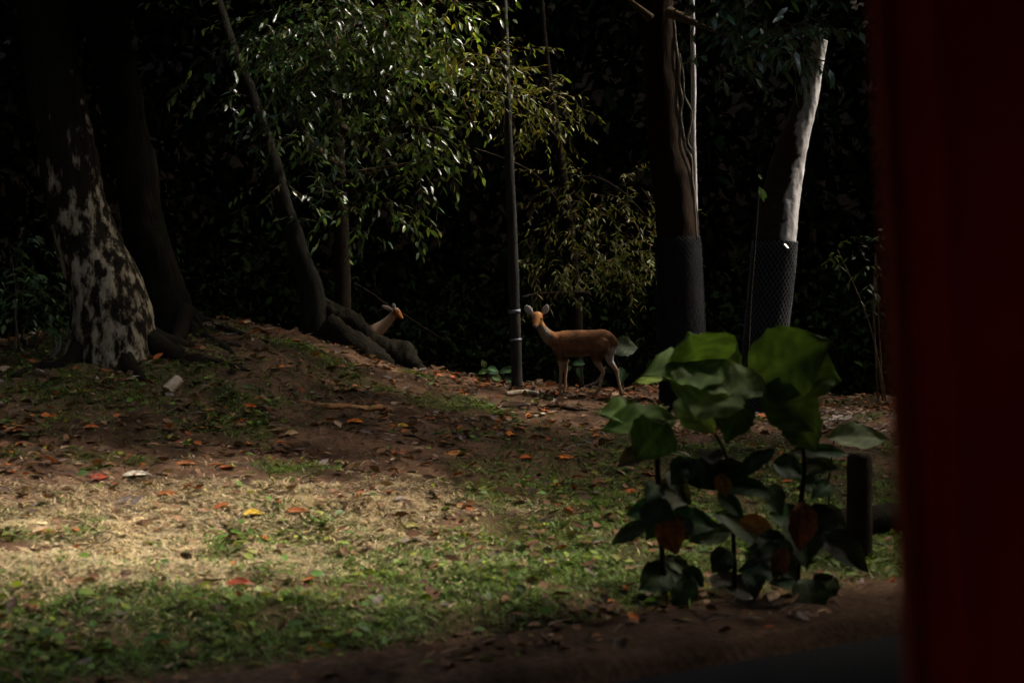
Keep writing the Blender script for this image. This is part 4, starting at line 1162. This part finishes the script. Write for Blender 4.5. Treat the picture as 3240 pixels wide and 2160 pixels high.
# broad-leaved ground cover in the grass
x, y = rejection(42000, (-6.5, 6.5), (6.5, 17), lambda x, y: np.clip(cover(x, y)[1] * .55 + .03, 0, 1) * in_view(x, y) * sstep(.35, .6, fbm(x, y, .3, 91)))
n = len(x)
pos = np.stack([x, y, H(x, y) + RNG.uniform(.005, .05, n)], 1)
a = RNG.uniform(0, 6.28, n)
ax = np.stack([np.cos(a), np.sin(a), RNG.uniform(-.1, .6, n)], 1); nr = RNG.normal(size=(n, 3)) * .35; nr[:, 2] += 1
L = RNG.uniform(.03, .10, n)
tag(leaves_obj('ground_cover', pos, ax, nr, L, L * .6, np.where(RNG.random((n, 1)) < .25, jitter_cols(n, (.20, .24, .03), .4, .2), jitter_cols(n, (.09, .15, .022), .5, .22)), M['leaf_soft']), kind='stuff', label='low leafy weeds scattered through the grass', cat='weeds')
# small twigs
x, y = rejection(1500, (-6.5, 6.5), (7, 19.3), lambda x, y: in_view(x, y) * (.35 + .6 * sstep(2, 5, road_u(x, y))))
parts = []
for xx, yy in zip(x, y):
    a = RNG.uniform(0, 6.28); L = RNG.uniform(.06, .28); dx, dy = math.cos(a) * L / 2, math.sin(a) * L / 2
    p0 = Vector((xx - dx, yy - dy, ground(xx - dx, yy - dy) + .012)); p1 = Vector((xx + dx, yy + dy, ground(xx + dx, yy + dy) + .018))
    parts.append(tube([p0, (p0 + p1) / 2 + Vector((RNG.uniform(-.02, .02), RNG.uniform(-.02, .02), .012)), p1], [.004, .0045, .002], 4, 1, cap=False))
v, f = merge(parts)
tag(build('twig_litter', v, f, M['wood_grey']), kind='stuff', label='thin twigs scattered over the forest floor', cat='twigs')

# ---------------------------------------------------------------- the vehicle the picture is taken from
vb = thing('vehicle', Vector((0, -.2, 0)), 'dark red vehicle window pillar filling the right edge', 'vehicle')
def bar(path_top, path_bot, prof, mat, name):
    """extrude a cross-section (x, y offsets) between two points"""
    V_ = []; F_ = []
    n_ = len(prof); m = 14
    for i in range(m + 1):
        t = i / m
        c = Vector(path_bot).lerp(Vector(path_top), t)
        for (a, b_) in prof: V_.append(c + Vector((a, b_, 0)))
    for i in range(m):
        for k in range(n_):
            k2 = (k + 1) % n_
            F_.append((i * n_ + k, i * n_ + k2, (i + 1) * n_ + k2, (i + 1) * n_ + k))
    F_.append(tuple(range(n_))[::-1]); F_.append(tuple(m * n_ + k for k in range(n_)))
    return build(name, V_, F_, mat, vb, smooth=False)
def rounded(x0, x1, y0, y1, r, n_=4):
    out = []
    for cx, cy, a0 in ((x1 - r, y1 - r, 0), (x0 + r, y1 - r, 90), (x0 + r, y0 + r, 180), (x1 - r, y0 + r, 270)):
        for k in range(n_ + 1):
            a = math.radians(a0 + 90 * k / n_); out.append((cx + r * math.cos(a), cy + r * math.sin(a)))
    return out
top = P(2788, -700, 1.8); bot = P(2978, 2900, 1.8)
bar(top, bot, rounded(0, .190, -.03, .03, .012), M['paint_red'], 'pillar')
bar(top + Vector((.004, 0, 0)), bot + Vector((.004, 0, 0)), rounded(.018, .042, -.050, -.0302, .009), M['paint_red'], 'bead')
bar(top, bot, rounded(-.027, -.0005, -.018, .024, .006), M['rubber'], 'window_seal')
# roof and door below the window, both outside the picture
def slab(name, lo, hi, mat):
    V_ = []
    for x in (lo[0], hi[0]):
        for y in (lo[1], hi[1]):
            for z in (lo[2], hi[2]): V_.append((x, y, z))
    return build(name, V_, [(0, 1, 3, 2), (4, 6, 7, 5), (0, 4, 5, 1), (2, 3, 7, 6), (0, 2, 6, 4), (1, 5, 7, 3)], mat, vb, smooth=False)
slab('roof', (-1.6, -1.3, 2.56), (1.9, 1.2, 2.62), M['paint_red'])
slab('door_panel', (-1.6, 1.80, .45), (1.9, 1.86, 1.10), M['paint_red'])
